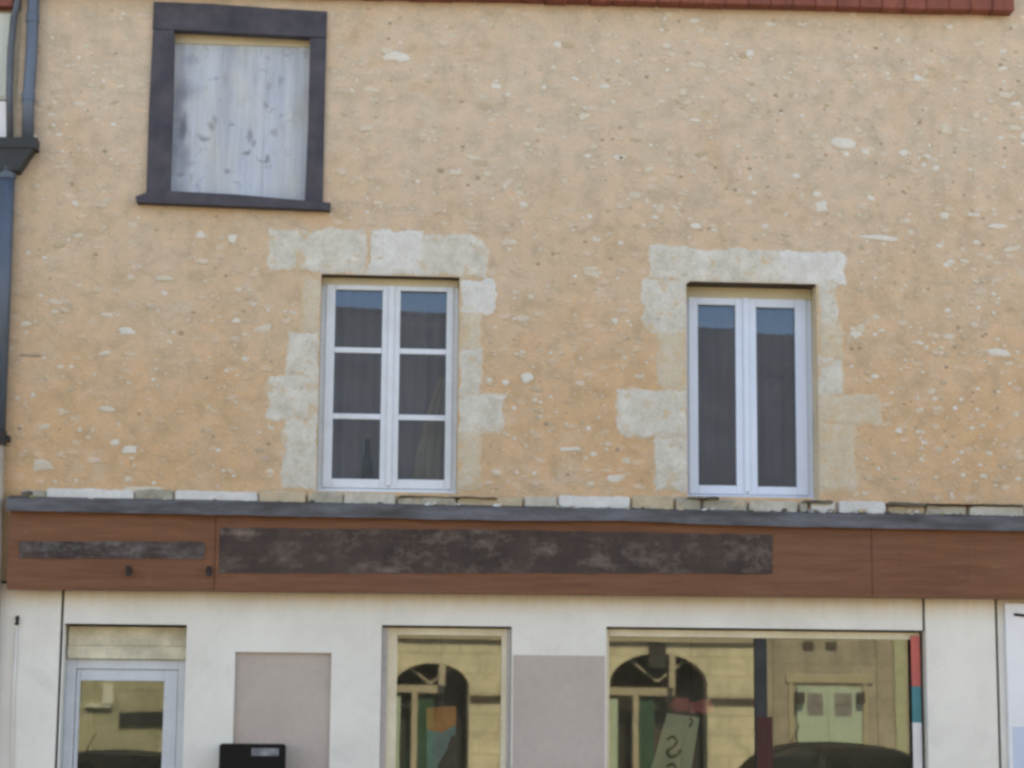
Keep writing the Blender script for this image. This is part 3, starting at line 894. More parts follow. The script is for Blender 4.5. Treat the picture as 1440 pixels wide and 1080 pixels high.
lm = ['stone', 'stone2', 'stone3', 'stoneg', 'shade_grit', 'moss']
for a, b, t0, t1, mt in LG:
    pr = -random.uniform(0.03, 0.065)
    if mt == 'shade_grit': pr = -.072
    p, q = at(a, t0-(0 if mt == 'shade_grit' else random.uniform(0, 3.5)), pr), at(b, t1+(0 if mt == 'shade_grit' else 6), pr)
    zt, zb = p.z, q.z
    n = max(4, int((q.x-p.x)/0.02))
    am = .010 if mt != 'shade_grit' else .007
    nn = lambda x, k: noise.noise(Vector((x*7, k, 1)))+.6*noise.noise(Vector((x*23, k, 4)))
    skew = random.uniform(-.006, .006)
    pts = [(p.x+(q.x-p.x)*i/n, zt+am*nn(p.x+(q.x-p.x)*i/n, 3)+skew*(2*i/n-1)-(.012 if i in (0, n) else 0)) for i in range(n+1)]
    pts += [(q.x+random.uniform(-.006, .006), (zt+zb)/2)]
    pts += [(p.x+(q.x-p.x)*i/n, zb+am*nn(p.x+(q.x-p.x)*i/n, 8)) for i in range(n, -1, -1)]
    sc_.prism(pts, pr, 0.03, lm.index(mt), ch=0.009 if mt != 'shade_grit' else .003)
# crumbs of mortar, grit and moss lying along the ledge and the top of the flashing
for k in range(260):
    px = random.uniform(24, 1440)
    mi = random.choices((0, 1, 2, 3, 4, 5), (.2, .12, .2, .2, .2, .08))[0]
    if px < 70 and random.random() < .8: mi = 5
    yy = -random.uniform(.05, .10)
    q = at(px, 703+px*.0165+random.uniform(-5, 6), yy)
    a = random.uniform(.006, .022)
    vs = []
    lump_ = MB()
    lump(lump_, q.x, q.z, a*1.4, a*.7, .010, mi, random.uniform(-.4, .4), 8)
    sc_.add([(v.x, v.y+yy, v.z) for v in lump_.v], lump_.f, mi)
sc_.build('ledge', [MAT['stone_l'], MAT['stone2_l'], MAT['stone3_l'], MAT['stoneg'], MAT['shade_grit'], MAT['moss']], H)

# ---- upper windows


def upper_window(hole, gl, gr, depth, fixed, rails, pmat, fm, sill, tilt):
    """fixed frame = the part; casements and panes are its sub-parts"""
    x0, x1, z0, z1 = hole
    yf = depth
    m = MB()
    t = fixed
    m.box(x0, x0+t, yf, yf+.07, z0, z1); m.box(x1-t, x1, yf, yf+.07, z0, z1)
    m.box(x0+t, x1-t, yf+.001, yf+.07, z1-sill[1], z1); m.box(x0+t, x1-t, yf+.001, yf+.07, z0, z0+sill[0])
    m.box(x0-.0, x1+.0, yf-.035, yf-.0005, z0+.0, z0+sill[0]*.55)
    fr = m.build('window', fm, H, bevel=0.006)
    hs = MB(); hs.box(x0+.004, x1-.004, yf-.018, yf-.0006, z1-sill[1]*1.15, z1-.003); hs.build('head_strip', MAT['batten'], fr, bevel=.004)
    xm = None
    cs = []
    for side, (g0, g1) in enumerate((gl, gr)):
        A, B = at(*g0, yf-.01), at(*g1, yf-.01)
        gx0, gx1, gz1, gz0 = A.x, B.x, A.z, B.z
        cs.append((gx0, gx1, gz0, gz1))
    xm = (cs[0][1]+cs[1][0])/2
    for side, (gx0, gx1, gz0, gz1) in enumerate(cs):
        ox0 = x0+t-.012 if side == 0 else xm+.002
        ox1 = xm-.002 if side == 0 else x1-t+.012
        oz0, oz1 = z0+sill[0]-.012, z1-sill[1]+.012
        c = MB(); y0, y1 = yf-.014, yf+.045
        c.box(ox0, gx0, y0, y1, oz0, oz1); c.box(gx1, ox1, y0, y1, oz0, oz1)
        c.box(gx0, gx1, y0+.001, y1, gz1, oz1); c.box(gx0, gx1, y0+.001, y1, oz0, gz0)
        if side == 1:
            c.box(xm-.022, xm+.022, y0-.014, y0-.0005, oz0+.02, oz1-.02)      # cover strip
        for zz in rails:
            zc = at((g0[0]), zz, yf).z
            c.box(gx0, gx1, y0+.004, y1-.01, zc-.021, zc+.021)
        c.build('casement', fm, fr, bevel=0.005)
        pm = MB()
        ta = tilt[side]
        dz = (gz1-gz0)
        yc = yf+.022
        pm.add([(gx0-.004, yc, gz0-.004), (gx1+.004, yc, gz0-.004), (gx1+.004, yc+ta*dz, gz1+.004), (gx0-.004, yc+ta*dz, gz1+.004)], [(0, 1, 2, 3)])
        pm.build('pane', pmat, fr)
    # one handle on the meeting stile, inside leaf
    return fr


upper_window(WIN1, ((472, 407), (533.5, 674)), ((563.5, 409), (625, 675)), 0.115, 0.05, (494, 587), MAT['pane'], MAT['pvcold'], (0.05, 0.05), (0.0, 0.0005))
upper_window(WIN2, ((981, 428), (1036, 683)), ((1063, 432), (1121, 685)), 0.19, 0.055, (), MAT['pane'], MAT['pvc'], (0.05, 0.075), (0.0, 0.0012))

# ---- boarded window: timber surround, sill, boards
def quad(ps, y):
    return [(at(*p, y).x, at(*p, y).z) for p in ps]


tw = MB()
yF = -0.035
tw.prism(quad([(216, 2), (300, 5), (380, 11), (460, 16), (459, 53), (340, 47), (214.5, 40)], yF), yF, 0.05, ch=.006)              # head
tw.prism(quad([(215, 40.6), (245, 41.8), (243, 150), (238.5, 272), (205.5, 272), (209, 160)], yF+.003), yF+.003, 0.05, ch=.006)   # left jamb
tw.prism(quad([(436, 52.6), (459, 53.6), (456, 170), (454, 284), (428.5, 284), (433, 180)], yF+.003), yF+.003, 0.05, ch=.006)      # right jamb
bw = tw.build('boarded_window', MAT['timber'], H)
tag(bw, 'blind upper window closed by peeling grey boards in a dark timber surround')
sm = MB()
sm.prism(quad([(190, 276), (215, 267), (330, 273), (465, 285), (464, 295), (340, 290), (192, 284)], -0.09), -0.09, 0.05, ch=.006)
sm.build('sill', MAT['timber'], bw)
pb = [at(236, 46, .10), at(442, 46, .10), at(442, 290, .10), at(232, 290, .10)]
bx0, bx1, bz0, bz1 = pb[3].x, pb[1].x, pb[2].z, pb[0].z
nb = 3
for k in range(nb):
    b_ = MB()
    a0, a1 = bx0+(bx1-bx0)*k/nb, bx0+(bx1-bx0)*(k+1)/nb
    b_.box(a0+.0006, a1-.0006, .10+random.uniform(0, .002), .13, bz0, bz1)
    b_.build('board', MAT['boards'], bw)
cp = MB(); cp.box(bx0, bx1, .088, .0985, at(300, 63, .1).z, at(300, 30, .1).z)
cp.build('top_batten', MAT['batten'], bw, bevel=.003)
cp = MB(); cp.box(bx0, bx1, -.01, .0875, at(300, 44, 0).z, at(300, 30, 0).z+.05); cp.build('soffit_shade', MAT['soffit'], bw)  # dark filler below the head, coloured to stand for its shade

# ---- fascia, flashing
YF = -0.13
fb = MB()
zt = lambda x: 3.165 - (x+2.52)*0.0047
zb = lambda x: 2.590 + (x+2.52)*0.0035
joints = [at(10.5, 780, YF).x, at(302, 790, YF).x, at(1226, 790, YF).x, XR]
for a, b in zip(joints, joints[1:]):
    a2, b2 = (a+.0015 if a > XL+.1 else a), b-.0015
    n = 10
    pts = [(a2+(b2-a2)*i/n, zt(a2+(b2-a2)*i/n)+.03) for i in range(n+1)] + [(b2+(a2-b2)*i/n, zb(b2+(a2-b2)*i/n)) for i in range(n+1)]
    fb.prism(pts, YF+random.uniform(0, .003), YF+.03)
fb.box(XL+.10, XR, YF+.031, 0.0, 2.66, 3.10)
fas = fb.build('shop_fascia', MAT['brown'], H, bevel=.004)
tag(fas, 'long brown wooden fascia board with dark patches where signs were removed')
def ragged(ps, y, amp=.004):
    q = quad(ps, y)
    out = []
    for i, a in enumerate(q):
        b = q[(i+1) % len(q)]
        n = max(1, int(math.hypot(b[0]-a[0], b[1]-a[1])/.05))
        for k in range(n):
            t = k/n
            x, z = a[0]+(b[0]-a[0])*t, a[1]+(b[1]-a[1])*t
            out.append((x+amp*noise.noise(Vector((x*12, z*12, 3))), z+amp*1.6*noise.noise(Vector((x*10, z*10, 7)))))
    return out


g1 = MB(); g1.prism(ragged([(26, 761), (288, 762), (287, 786), (28, 785)], YF-.004), YF-.004, YF-.0003)
g1.build('narrow_sign_strip', MAT['sign2'], fas)
g2 = MB(); g2.prism(ragged([(309, 742), (700, 745), (1087, 752), (1086, 807), (700, 806), (308, 806)], YF-.004), YF-.004, YF-.0003)
g2.build('long_sign_patch', MAT['sign'], fas)
for px, py in ((181, 804), (294, 804)):
    p = at(px, py, YF)
    k = MB()
    k.tube([(p.x, YF, p.z+.02), (p.x, YF-.04, p.z+.02), (p.x, YF-.05, p.z-.01), (p.x, YF-.05, p.z-.035)], .014, 8)
    k.box(p.x-.02, p.x+.02, YF-.006, YF-.0004, p.z-.025, p.z+.04)
    k.build('hook', MAT['iron'], fas)
# zinc flashing over the fascia: a sheet with a wavy folded lip
fl = MB()
n = 150
rows = [[], [], [], []]
for i in range(n+1):
    x = XL+.085 + (XR-XL-.085)*i/n
    wv = 0.006*noise.noise(Vector((x*3, 1, 0))) + 0.004*noise.noise(Vector((x*11, 3, 0)))
    top = 3.240 - (x+2.52)*0.0036
    bot = 3.148 - (x+2.52)*0.0048 + wv + (0.018*max(0, 1-abs(x-1.9)/.8))
    rows[0].append((x, -0.01, top+.035)); rows[1].append((x, YF-.045, top-.002+wv*.6)); rows[2].append((x, YF-.052+wv, bot)); rows[3].append((x, YF-.002, bot+.012))
vs = sum(rows, []); L = n+1
fs = [(r*L+i, r*L+i+1, (r+1)*L+i+1, (r+1)*L+i) for r in range(3) for i in range(n)]
fl.add(vs, fs)
fl.build('flashing', MAT['lead'], H)

# ---- ground floor
GJ1, GJ2 = at(88, 855).x, at(1297, 860).x
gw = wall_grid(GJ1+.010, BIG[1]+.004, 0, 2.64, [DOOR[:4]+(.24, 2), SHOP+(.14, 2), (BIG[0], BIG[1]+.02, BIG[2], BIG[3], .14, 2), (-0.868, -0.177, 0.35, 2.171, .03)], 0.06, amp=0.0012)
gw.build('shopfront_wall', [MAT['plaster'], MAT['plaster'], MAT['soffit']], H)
m = MB(); m.prism([(XL, 0), (GJ1-.009, 0), (GJ1-.009, 2.64), (XL, 2.64)], -.006, .30); m.build('pilaster', MAT['plaster'], H, bevel=.006)
PJ2 = at(1403, 950).x
m = MB(); m.prism([(BIG[1]+.022, 0), (PJ2-.011, 0), (PJ2-.011, 2.64), (BIG[1]+.022, 2.64)], -.012, .30); m.build('pilaster', MAT['plaster'], H, bevel=.006)
m = MB(); m.prism([(PJ2+.011, 0), (XR, 0), (XR, 2.64), (PJ2+.011, 2.64)], -.004, .30); m.build('pilaster', MAT['plaster'], H, bevel=.006)
for bb in ((GJ1-.012, GJ1+.013, .02, .03, 2.3, 2.64), (BIG[1]-.0, BIG[1]+.026, .02, .03, 2.39, 2.64), (PJ2-.03, PJ2+.03, .03, .04, 0, 2.64)):
    m = MB(); m.box(*bb); m.build('joint_gap', MAT['jointd'], H)
m = MB(); m.box(-.872, -.173, .026, .05, .33, 2.18); m.build('recessed_panel', MAT['mauve'], H)
a, b = at(722, 921), at(850, 921)
m = MB(); m.box(SHOP[1]+.012, BIG[0]-.012, -.0045, -.0015+.006, .35, a.z); m.build('painted_panel', MAT['mauve'], H)
m = MB(); m.box(XL, XR, .30, .31, 2.44, 2.66); m.build('beam', MAT['woodd'], H)

# door
yd = .15
dr = MB()
tz = at(150, 927, yd).z
dr.box(DOOR[0]+.002, DOOR[0]+.075, yd, yd+.07, 0, tz); dr.box(DOOR[1]-.012-.05, DOOR[1]-.002, yd, yd+.07, 0, tz)
dr.box(DOOR[0]+.075, DOOR[1]-.062, yd+.001, yd+.07, tz-.07, tz)
door = dr.build('door', MAT['alu'], H, bevel=.004)
tag(door, 'grey white glazed shop door below a stained cream transom board')
lf = MB(); y0 = yd+.012
A, B = at(113, 957, y0), at(231, 957, y0)
lx0, lx1 = DOOR[0]+.078, DOOR[1]-.065
lf.box(lx0, A.x, y0, y0+.045, .02, tz-.072); lf.box(B.x, lx1, y0, y0+.045, .02, tz-.072)
lf.box(A.x, B.x, y0+.001, y0+.045, A.z, tz-.072); lf.box(A.x, B.x, y0+.001, y0+.045, .02, .30); lf.box(A.x, B.x, y0+.001, y0+.045, .98, 1.08)
lf.build('leaf', MAT['alu'], door, bevel=.005)
pn = MB(); yp = y0+.022
pn.add([(A.x-.004, yp, .29), (B.x+.004, yp, .29), (B.x+.004, yp, A.z+.004), (A.x-.004, yp, A.z+.004)], [(0, 1, 2, 3)])
pn.build('pane', MAT['doorpane'], door)
hd = MB(); hd.tube([(lx1-.04, y0, 1.06), (lx1-.04, y0-.05, 1.06), (lx1-.14, y0-.055, 1.06)], .009, 8); hd.build('handle', MAT['rim'], door)
tb = MB()
tb.box(DOOR[0]+.012, DOOR[1]-.004, yd-.02, yd+.05, at(150, 908, yd).z, DOOR[3]-.012); tb.box(DOOR[0]+.012, DOOR[1]-.004, yd-.035, yd+.04, tz+.002, at(150, 908.3, yd).z)
tb.build('transom_board', MAT['transom'], door, bevel=.004)

# small shop window
def shop_window(hole, y, tl, tr, tt, tbot, mull, label, frmat):
    x0, x1, z0, z1 = hole
    m = MB()
    m.box(x0+.002, x0+tl, y, y+.06, z0, z1-.012); m.box(x1-tr, x1-.002, y, y+.06, z0, z1-.012)
    m.box(x0+tl, x1-tr, y+.001, y+.06, z1-.012-tt, z1-.012); m.box(x0+tl, x1-tr, y+.001, y+.06, z0, z0+tbot)
    m.box(x0-.02, x1+.02, -.04, y-.001, z0-.05, z0-.002)
    o = m.build('shop_window', frmat, H, bevel=.005)
    tag(o, label)
    for a, b in ((x0+.0025, x0+.042), (x1-.03, x1-.0025)):
        if not mull: r_ = MB(); r_.box(a, b, y-.02, y-.0007, z0, z1-.0125); r_.build('architrave', MAT['mauve2'], o, bevel=.003)
    segs = [(x0+tl, x1-tr)]
    if mull:
        k = MB(); k.box(mull[0], mull[1], y+.003, y+.055, z0+tbot, z1-.012-tt); k.build('mullion', MAT['darkzinc'], o, bevel=.003)
        k = MB(); k.box(mull[0]+.004, mull[1]+.035, y-.006, y+.0025, z0+tbot, at(1070, 1008, y).z); k.build('mullion_casing', MAT['maroon'], o, bevel=.004)
        segs = [(x0+tl, mull[0]), (mull[1], x1-tr)]
    for i, (a, b) in enumerate(segs):
        pn = MB(); yy = y+.03
        pn.add([(a-.003, yy, z0+tbot-.003), (b+.003, yy, z0+tbot-.003), (b+.003, yy, z1-tt-.009), (a-.003, yy, z1-tt-.009)], [(0, 1, 2, 3)])
        pn.build('pane', MAT['shoppane'], o)
    return o


shop_window(SHOP, .07, at(558, 960, .07).x-SHOP[0], SHOP[1]-at(705, 960, .07).x, .055, .07, None, 'narrow shop window in cream frame', MAT['cream'])
shop_window(BIG, .07, .028, .045, .055, .07, (at(1062, 960, .07).x, at(1079, 960, .07).x), 'wide shop window with a dark mullion', MAT['cream'])

# eave and roofs
ev = MB()
ye = -0.13
n = 44
ex0, ex1 = XL-.05, at(1427, 10, ye).x
p0, p1 = at(700, 5.0, 0), at(1400, 22.5, 0)
slope = (p1.z-p0.z)/(p1.x-p0.x)
ze = lambda x: p0.z + (x-p0.x)*slope
for i in range(n):
    a, b = ex0+(ex1-ex0)*i/n, ex0+(ex1-ex0)*(i+1)/n
    d = random.uniform(-.008, .008)
    ev.prism([(a+.002, ze(a)+d*.7), (b-.002, ze(b)+d*.7), (b-.002, ze(b)+.14), (a+.002, ze(a)+.14)], ye+d, .04)
ev.build('eave_tiles', MAT['redeave'], H, bevel=.006)
rf = MB()
zr = 7.36
rf.add([(ex0, ye-.02, zr), (ex1, ye-.02, zr), (ex1, 4.6, zr+2.9), (ex0, 4.6, zr+2.9), (ex0, 9.4, zr), (ex1, 9.4, zr)], [(0, 1, 2, 3), (3, 2, 5, 4)])
rf.add([(ex1+.01, -.1, 9.25), (XR+.05, -.1, 9.25), (XR+.05, 4.6, 11.4), (ex1+.01, 4.6, 11.4), (ex1+.01, 9.4, 9.25), (XR+.05, 9.4, 9.25)], [(0, 1, 2, 3), (3, 2, 5, 4)])
rf.build('roof', MAT['redeave'], H)
# shell: sides, back, floors, inner partition
sh = MB()
sh.box(XL+.005, XL+.3, .33, 9.1, 0, 7.4); sh.box(XR-.3, XR-.005, .33, 9.1, 0, 9.2); sh.box(XL+.31, XR-.31, 8.8, 9.1, 0, 9.2)
sh.box(XE, XE+.2, .33, 8.79, 2.95, 9.2)
sh.build('shell_wall', MAT['neigh'], H)
sh = MB(); sh.box(XL+.31, XR-.31, .33, 8.79, -.1, .1); sh.box(XL+.31, XR-.31, .33, 8.79, 2.68, 2.94); sh.box(XL+.31, XE-.01, .33, 8.79, 7.0, 7.2)
sh.build('floor', MAT['roomfloor'], H)
sh = MB(); sh.box(XL+.32, XR-.32, 3.4, 3.5, .1, 2.67); sh.box(XL+.32, XE-.02, 3.0, 3.1, 2.95, 7.0); sh.box(1.5, 1.6, .33, 2.99, 2.95, 7.0); sh.box(-1.15, -1.05, .4, 3.39, .1, 2.67)
sh.build('inner_wall', MAT['room'], H)

# small conduit and hook on the left pilaster
m = MB(); p = at(24, 873, -.02)
m.tube([(p.x, .0, p.z+.03), (p.x, -.035, p.z+.02), (p.x-.005, -.04, p.z-.03)], .012, 8); m.box(p.x-.010, p.x+.012, -.012, -.0065, p.z-.03, p.z+.035); m.build('wall_hook', MAT['iron'], H)
m = MB(); q = at(25, 1085, -.02); m.tube([(p.x, -.016, p.z-.05), (p.x-.004, -.017, 1.8), (q.x, -.016, 0.02)], .009, 10); m.build('conduit', MAT['plaster'], H, smooth=True)

# downpipes at the left corner
def pth(l, y):
    return [at(*p, y) for p in l]


dp = MB(); dp.tube(pth([(49, -60), (47, 0), (44, 80), (40, 135), (39, 196)], -.07), .044, 14)
pipe = dp.build('downpipe', MAT['zinc'], H, smooth=True)
for l_ in ([(40.4, 130), (40, 142)], [(46, 20), (45.6, 32)]):
    m = MB(); m.tube(pth(l_, -.07), .050, 14); m.build('collar', MAT['zinc'], pipe)
m = MB(); m.tube(pth([(30, -60), (25, 0), (19, 30), (15, 70), (13, 125), (14, 196)], -.07), .026, 12); m.build('branch_pipe', MAT['zinc2'], pipe, smooth=True)
hp = MB()
hq = lambda l, y: [(at(*p, y).x, at(*p, y).z) for p in l]
hp.prism(hq([(-28, 192), (52, 193), (51, 208), (-28, 207)], -.15), -.15, -.005, ch=.006)
hp.prism(hq([(-24, 207.5), (47, 208), (26, 240), (-6, 240)], -.14), -.14, -.01, ch=.006)
hp.build('hopper', MAT['darkzinc'], pipe)
m = MB(); m.tube(pth([(10, 236), (4, 400), (-4, 606)], -.075), .060, 16); m.build('lower_pipe', MAT['zinc'], pipe, smooth=True)
m = MB(); m.tube(pth([(10.2, 236), (9.8, 252)], -.075), .066, 16); m.build('collar', MAT['zinc'], pipe)
m = MB(); m.tube(pth([(-4, 606), (-4.5, 626)], -.075), .068, 16)
c = at(4, 616, -.075); m.box(c.x-.01, c.x+.045, -.085, 0.0, c.z-.02, c.z+.02); m.build('bracket', MAT['iron'], pipe)
m = MB(); m.tube(pth([(-4.5, 626), (-10, 840)], -.075)+[Vector((-2.63, -.075, .05))], .055, 16); m.build('foot_pipe', MAT['castpaint'], pipe, smooth=True)

# right hand board
B0 = at(1413, 848, -.03)
m = MB(); m.box(B0.x, B0.x+.75, -.035, -.0065, .4, B0.z)
bd = m.build('notice_board', MAT['board'], bevel=.004)
tag(bd, 'bluish white panel with pale blue lower field fixed beside the right pilaster', 'panel')
m = MB(); c0 = at(1424, 1022, -.036); m.box(c0.x, c0.x+.62, -.038, -.0353, .5, c0.z); m.build('blue_field', MAT['boardblue'], bd)
m = MB(); c0 = at(1426, 864, -.036); m.tube([(c0.x, -.04, c0.z), (c0.x+.12, -.04, c0.z-.012)], .011, 8); m.build('clip', MAT['darkzinc'], bd)

# ------------------------------------------------------------------ left neighbour
NB = thing('neighbour_house', (-6, .06, 0), 'grey beige rendered house with pale shutters, cut by the left edge beside the downpipe', 'house')
NW = (-4.3, -3.4, 5.75, 6.95)
nw = wall_grid(-9.5, XL-.004, 0, 7.9, [NW+(.2,), (-4.4, -3.3, 3.3, 4.9, .2), (-5.9, -4.9, 0, 2.3, .2), (-8.2, -7.2, 3.3, 4.9, .2), (-8.2, -7.2, .8, 2.3, .2)], .15, y=.06)
nw.build('front_wall', [MAT['neigh'], MAT['reveal']], NB)
m = MB(); m.box(-9.5, XL-.02, .33, 8.5, 0, 7.9); m.build('house_core', MAT['neigh'], NB)
for (a, b, c, d) in (NW, (-4.4, -3.3, 3.3, 4.9), (-8.2, -7.2, 3.3, 4.9), (-8.2, -7.2, .8, 2.3)):
    m = MB(); m.box(a, a+.06, .2, .26, c, d); m.box(b-.06, b, .2, .26, c, d); m.box(a+.06, b-.06, .2, .26, d-.06, d); m.box(a+.06, b-.06, .2, .26, c, c+.06); m.box((a+b)/2-.04, (a+b)/2+.04, .2, .26, c+.06, d-.06)
    f_ = m.build('window', MAT['pvcold'], NB, bevel=.004)
    m = MB(); m.add([(a+.05, .23, c+.05), (b-.05, .23, c+.05), (b-.05, .23, d-.05), (a+.05, .23, d-.05)], [(0, 1, 2, 3)]); m.build('pane', MAT['pane'], f_)
m = MB(); zs1, zs0 = at(4, 18, .02).z, at(4, 140, .02).z
m.box(-3.39, -2.672, .02, .055, zs0, zs1)
for k in range(6): m.box(-3.36+k*.115, -3.36+k*.115+.1, .012, .0195, zs0+.02, zs1-.02)
m.build('shutter', MAT['shutter'], NB, bevel=.003)
m = MB(); m.box(-3.39, -2.672, .02, .055, zs0-.30, zs0-.012); m.build('shutter', MAT['board'], NB, bevel=.003)
m = MB(); m.box(-3.7, -2.66, -.05, .055, zs1+.03, zs1+.18); m.build('cornice', MAT['redeave'], NB, bevel=.004)
m = MB(); m.box(-5.88, -4.92, .2, .25, 0, 2.28); d_ = m.build('door', MAT['timber'], NB); m = MB(); m.tube([(-5.0, .2, 1.05), (-5.0, .15, 1.05), (-5.1, .15, 1.05)], .01, 8); m.build('handle', MAT['rim'], d_)
m = MB(); m.add([(-9.6, -.3, 7.9), (XL-.06, -.3, 7.9), (XL-.06, 4.6, 10.6), (-9.6, 4.6, 10.6), (-9.6, 9, 7.9), (XL-.06, 9, 7.9)], [(0, 1, 2, 3), (3, 2, 5, 4)]); m.build('roof', MAT['slate'], NB)

def smooth_prof(P, n=5):
    out = []
    for i in range(len(P)-1):
        a, b, c, d = P[max(i-1, 0)], P[i], P[i+1], P[min(i+2, len(P)-1)]
        for k in range(n):
            t = k/n
            out.append(tuple(.5*((2*b[j])+(c[j]-a[j])*t+(2*a[j]-5*b[j]+4*c[j]-d[j])*t*t+(3*b[j]-a[j]-3*c[j]+d[j])*t**3) for j in (0, 1)))
    return out+[P[-1]]


# ------------------------------------------------------------------ things on and inside the shopfront
bc = at(355, 1046, -.19)
BX = thing('wall_box', (bc.x, -.1, 1.0), 'black box with small grey label standing before the recessed mauve panel by the door', 'box')
m = MB()
bw_, bh = .232, bc.z
pts = [(bc.x-bw_, .72), (bc.x+bw_, .72), (bc.x+bw_, bh-.02), (bc.x+bw_-.006, bh-.006), (bc.x+bw_-.02, bh), (bc.x-bw_+.02, bh), (bc.x-bw_+.006, bh-.006), (bc.x-bw_, bh-.02)]
m.prism(pts, -.19, -.012, ch=.008)
m.build('casing', MAT['black'], BX)
m = MB(); l0, l1 = at(354, 1052, -.192), at(392, 1063, -.192); m.box(l0.x, l1.x, -.1935, -.1902, l1.z, l0.z); m.build('label_plate', MAT['label'], BX)
m = MB(); m.box(bc.x-bw_*.8, bc.x+bw_*.8, -.17, -.03, 0.0, .72); m.build('pedestal', MAT['black'], BX)

# vertical striped strip at the right side of the wide shop window
s0 = at(1281, 895, .045).x; s1 = at(1291, 895, .045).x
SP = thing('striped_strip', (s0, .05, .8), 'narrow red, teal and white strip hanging at the right edge of the wide shop window', 'strip')
for nme, pa, pb_, mt in (('red_band', 894, 965, 'red'), ('teal_band', 965, 1016, 'teal'), ('white_band', 1016, 1140, 'white')):
    m = MB(); za, zb_ = at(1286, pa, .045).z, at(1286, pb_, .045).z
    m.box(s0, s1+.012, .045, .062, zb_+.0005, za-.0005); m.build(nme, MAT[mt], SP, bevel=.002)

# slanted sage card with a red ribbon bow, hung inside the wide window
yc = .42
cc = at(955, 1045, yc)
CD = thing('hanging_card', (cc.x, yc, 1.2), 'slanted sage green card with dark scrolls and red bow, in the wide shop window', 'sign')
m = MB(); m.prism(quad([(938, 1003), (984, 1009), (966, 1120), (905, 1120)], yc), yc, yc+.012, ch=.002); m.build('card', MAT['card'], CD)
m = MB()
def stroke(mb, pl, y, r):
    pl = smooth_prof(pl, 4) if len(pl) > 2 else pl
    mb.tube([at(*p, y) for p in pl], r, 6)
stroke(m, [(938, 1040), (946, 1036), (952, 1042), (947, 1050), (939, 1056), (942, 1064), (952, 1062), (957, 1054)], yc-.004, .012)
stroke(m, [(970, 1010), (974, 1014), (969, 1022)], yc-.004, .010)
stroke(m, [(938, 1078), (946, 1074), (950, 1082), (942, 1090)], yc-.004, .010)
m.build('scroll_motif', MAT['cardink'], CD)
m = MB()
for dx, dy, a in ((-16, 0, .4), (15, 3, -.3), (0, 4, 0)):
    p = at(974+dx, 991+dy, yc-.02)
    n = 12
    for s in range(1):
        pts = [(p.x+(.085 if dx else .035)*math.cos(2*math.pi*k/n)*random.uniform(.8, 1.1), p.z+(.06 if dx else .045)*math.sin(2*math.pi*k/n)*random.uniform(.8, 1.1)) for k in range(n)]
        m.prism(pts, yc-.03-(.012 if not dx else 0), yc-.004, ch=.012)
m.build('ribbon_bow', MAT['bow'], CD)
m = MB(); p = at(972, 985, yc); m.tube([(p.x, yc+.004, p.z), (p.x+.01, yc+.004, 2.6)], .003, 6); m.build('cord', MAT['iron'], CD)

# poster in the narrow window
yc = .40
pc = at(620, 1040, yc)
PS = thing('poster', (pc.x, yc, 1.1), 'orange and teal poster with black figure shape inside the narrow shop window', 'poster')
m = MB(); m.prism(quad([(600, 996), (641, 994), (640, 1150), (601, 1150)], yc), yc, yc+.012); m.build('backing', MAT['posterblue'], PS)
m = MB(); m.prism(quad([(599.5, 995), (641.5, 993), (641, 1019), (622, 1030), (600, 1026)], yc-.003), yc-.003, yc-.0005); m.build('orange_field', MAT['orange'], PS)
m = MB(); m.prism(quad([(634, 1036), (640.5, 1034), (640.5, 1150), (606, 1150), (616, 1075), (628, 1055)], yc-.003), yc-.003, yc-.0005); m.build('black_shape', MAT['ink'], PS)
m = MB(); p = at(620, 992, yc); m.tube([(p.x, yc+.006, p.z-.02), (p.x, yc+.006, 2.66)], .003, 6); m.build('cord', MAT['iron'], PS)

# shelf behind the door glass
ys = .75
DS = thing('shelf_unit', (-1.75, ys, .1), 'dark shelf unit standing behind the glass of the shop door', 'shelf')
m = MB(); m.box(-2.25, -2.21, ys, ys+.35, .1, 2.0); m.box(-1.30, -1.26, ys, ys+.35, .1, 2.0); m.build('side_panel', MAT['woodd'], DS, bevel=.003)
for zz in (.5, .95, 1.42):
    m = MB(); m.box(-2.205, -1.305, ys+.005, ys+.345, zz, zz+.03); m.build('shelf', MAT['woodd'], DS, bevel=.003)

# net curtains and bottle upstairs
def curtain(x0, x1, z0, z1, y, mt, lab):
    m = MB(); n = max(20, int((x1-x0)/.02)); vs = []
    for i in range(n+1):
        x = x0+(x1-x0)*i/n
        d = .012*math.sin(x*62)+.006*math.sin(x*23+1)
        vs += [(x, y+d, z0), (x, y+d, z1)]
    m.add(vs, [(2*i, 2*i+2, 2*i+3, 2*i+1) for i in range(n)])
    vs2 = [(v[0], v[1]+.004, v[2]) for v in vs]
    m.add(vs2, [(2*i, 2*i+1, 2*i+3, 2*i+2) for i in range(n)])
    return tag(m.build('net_curtain', MAT[mt], smooth=True), lab, 'curtain', 'curtains behind the upper windows')


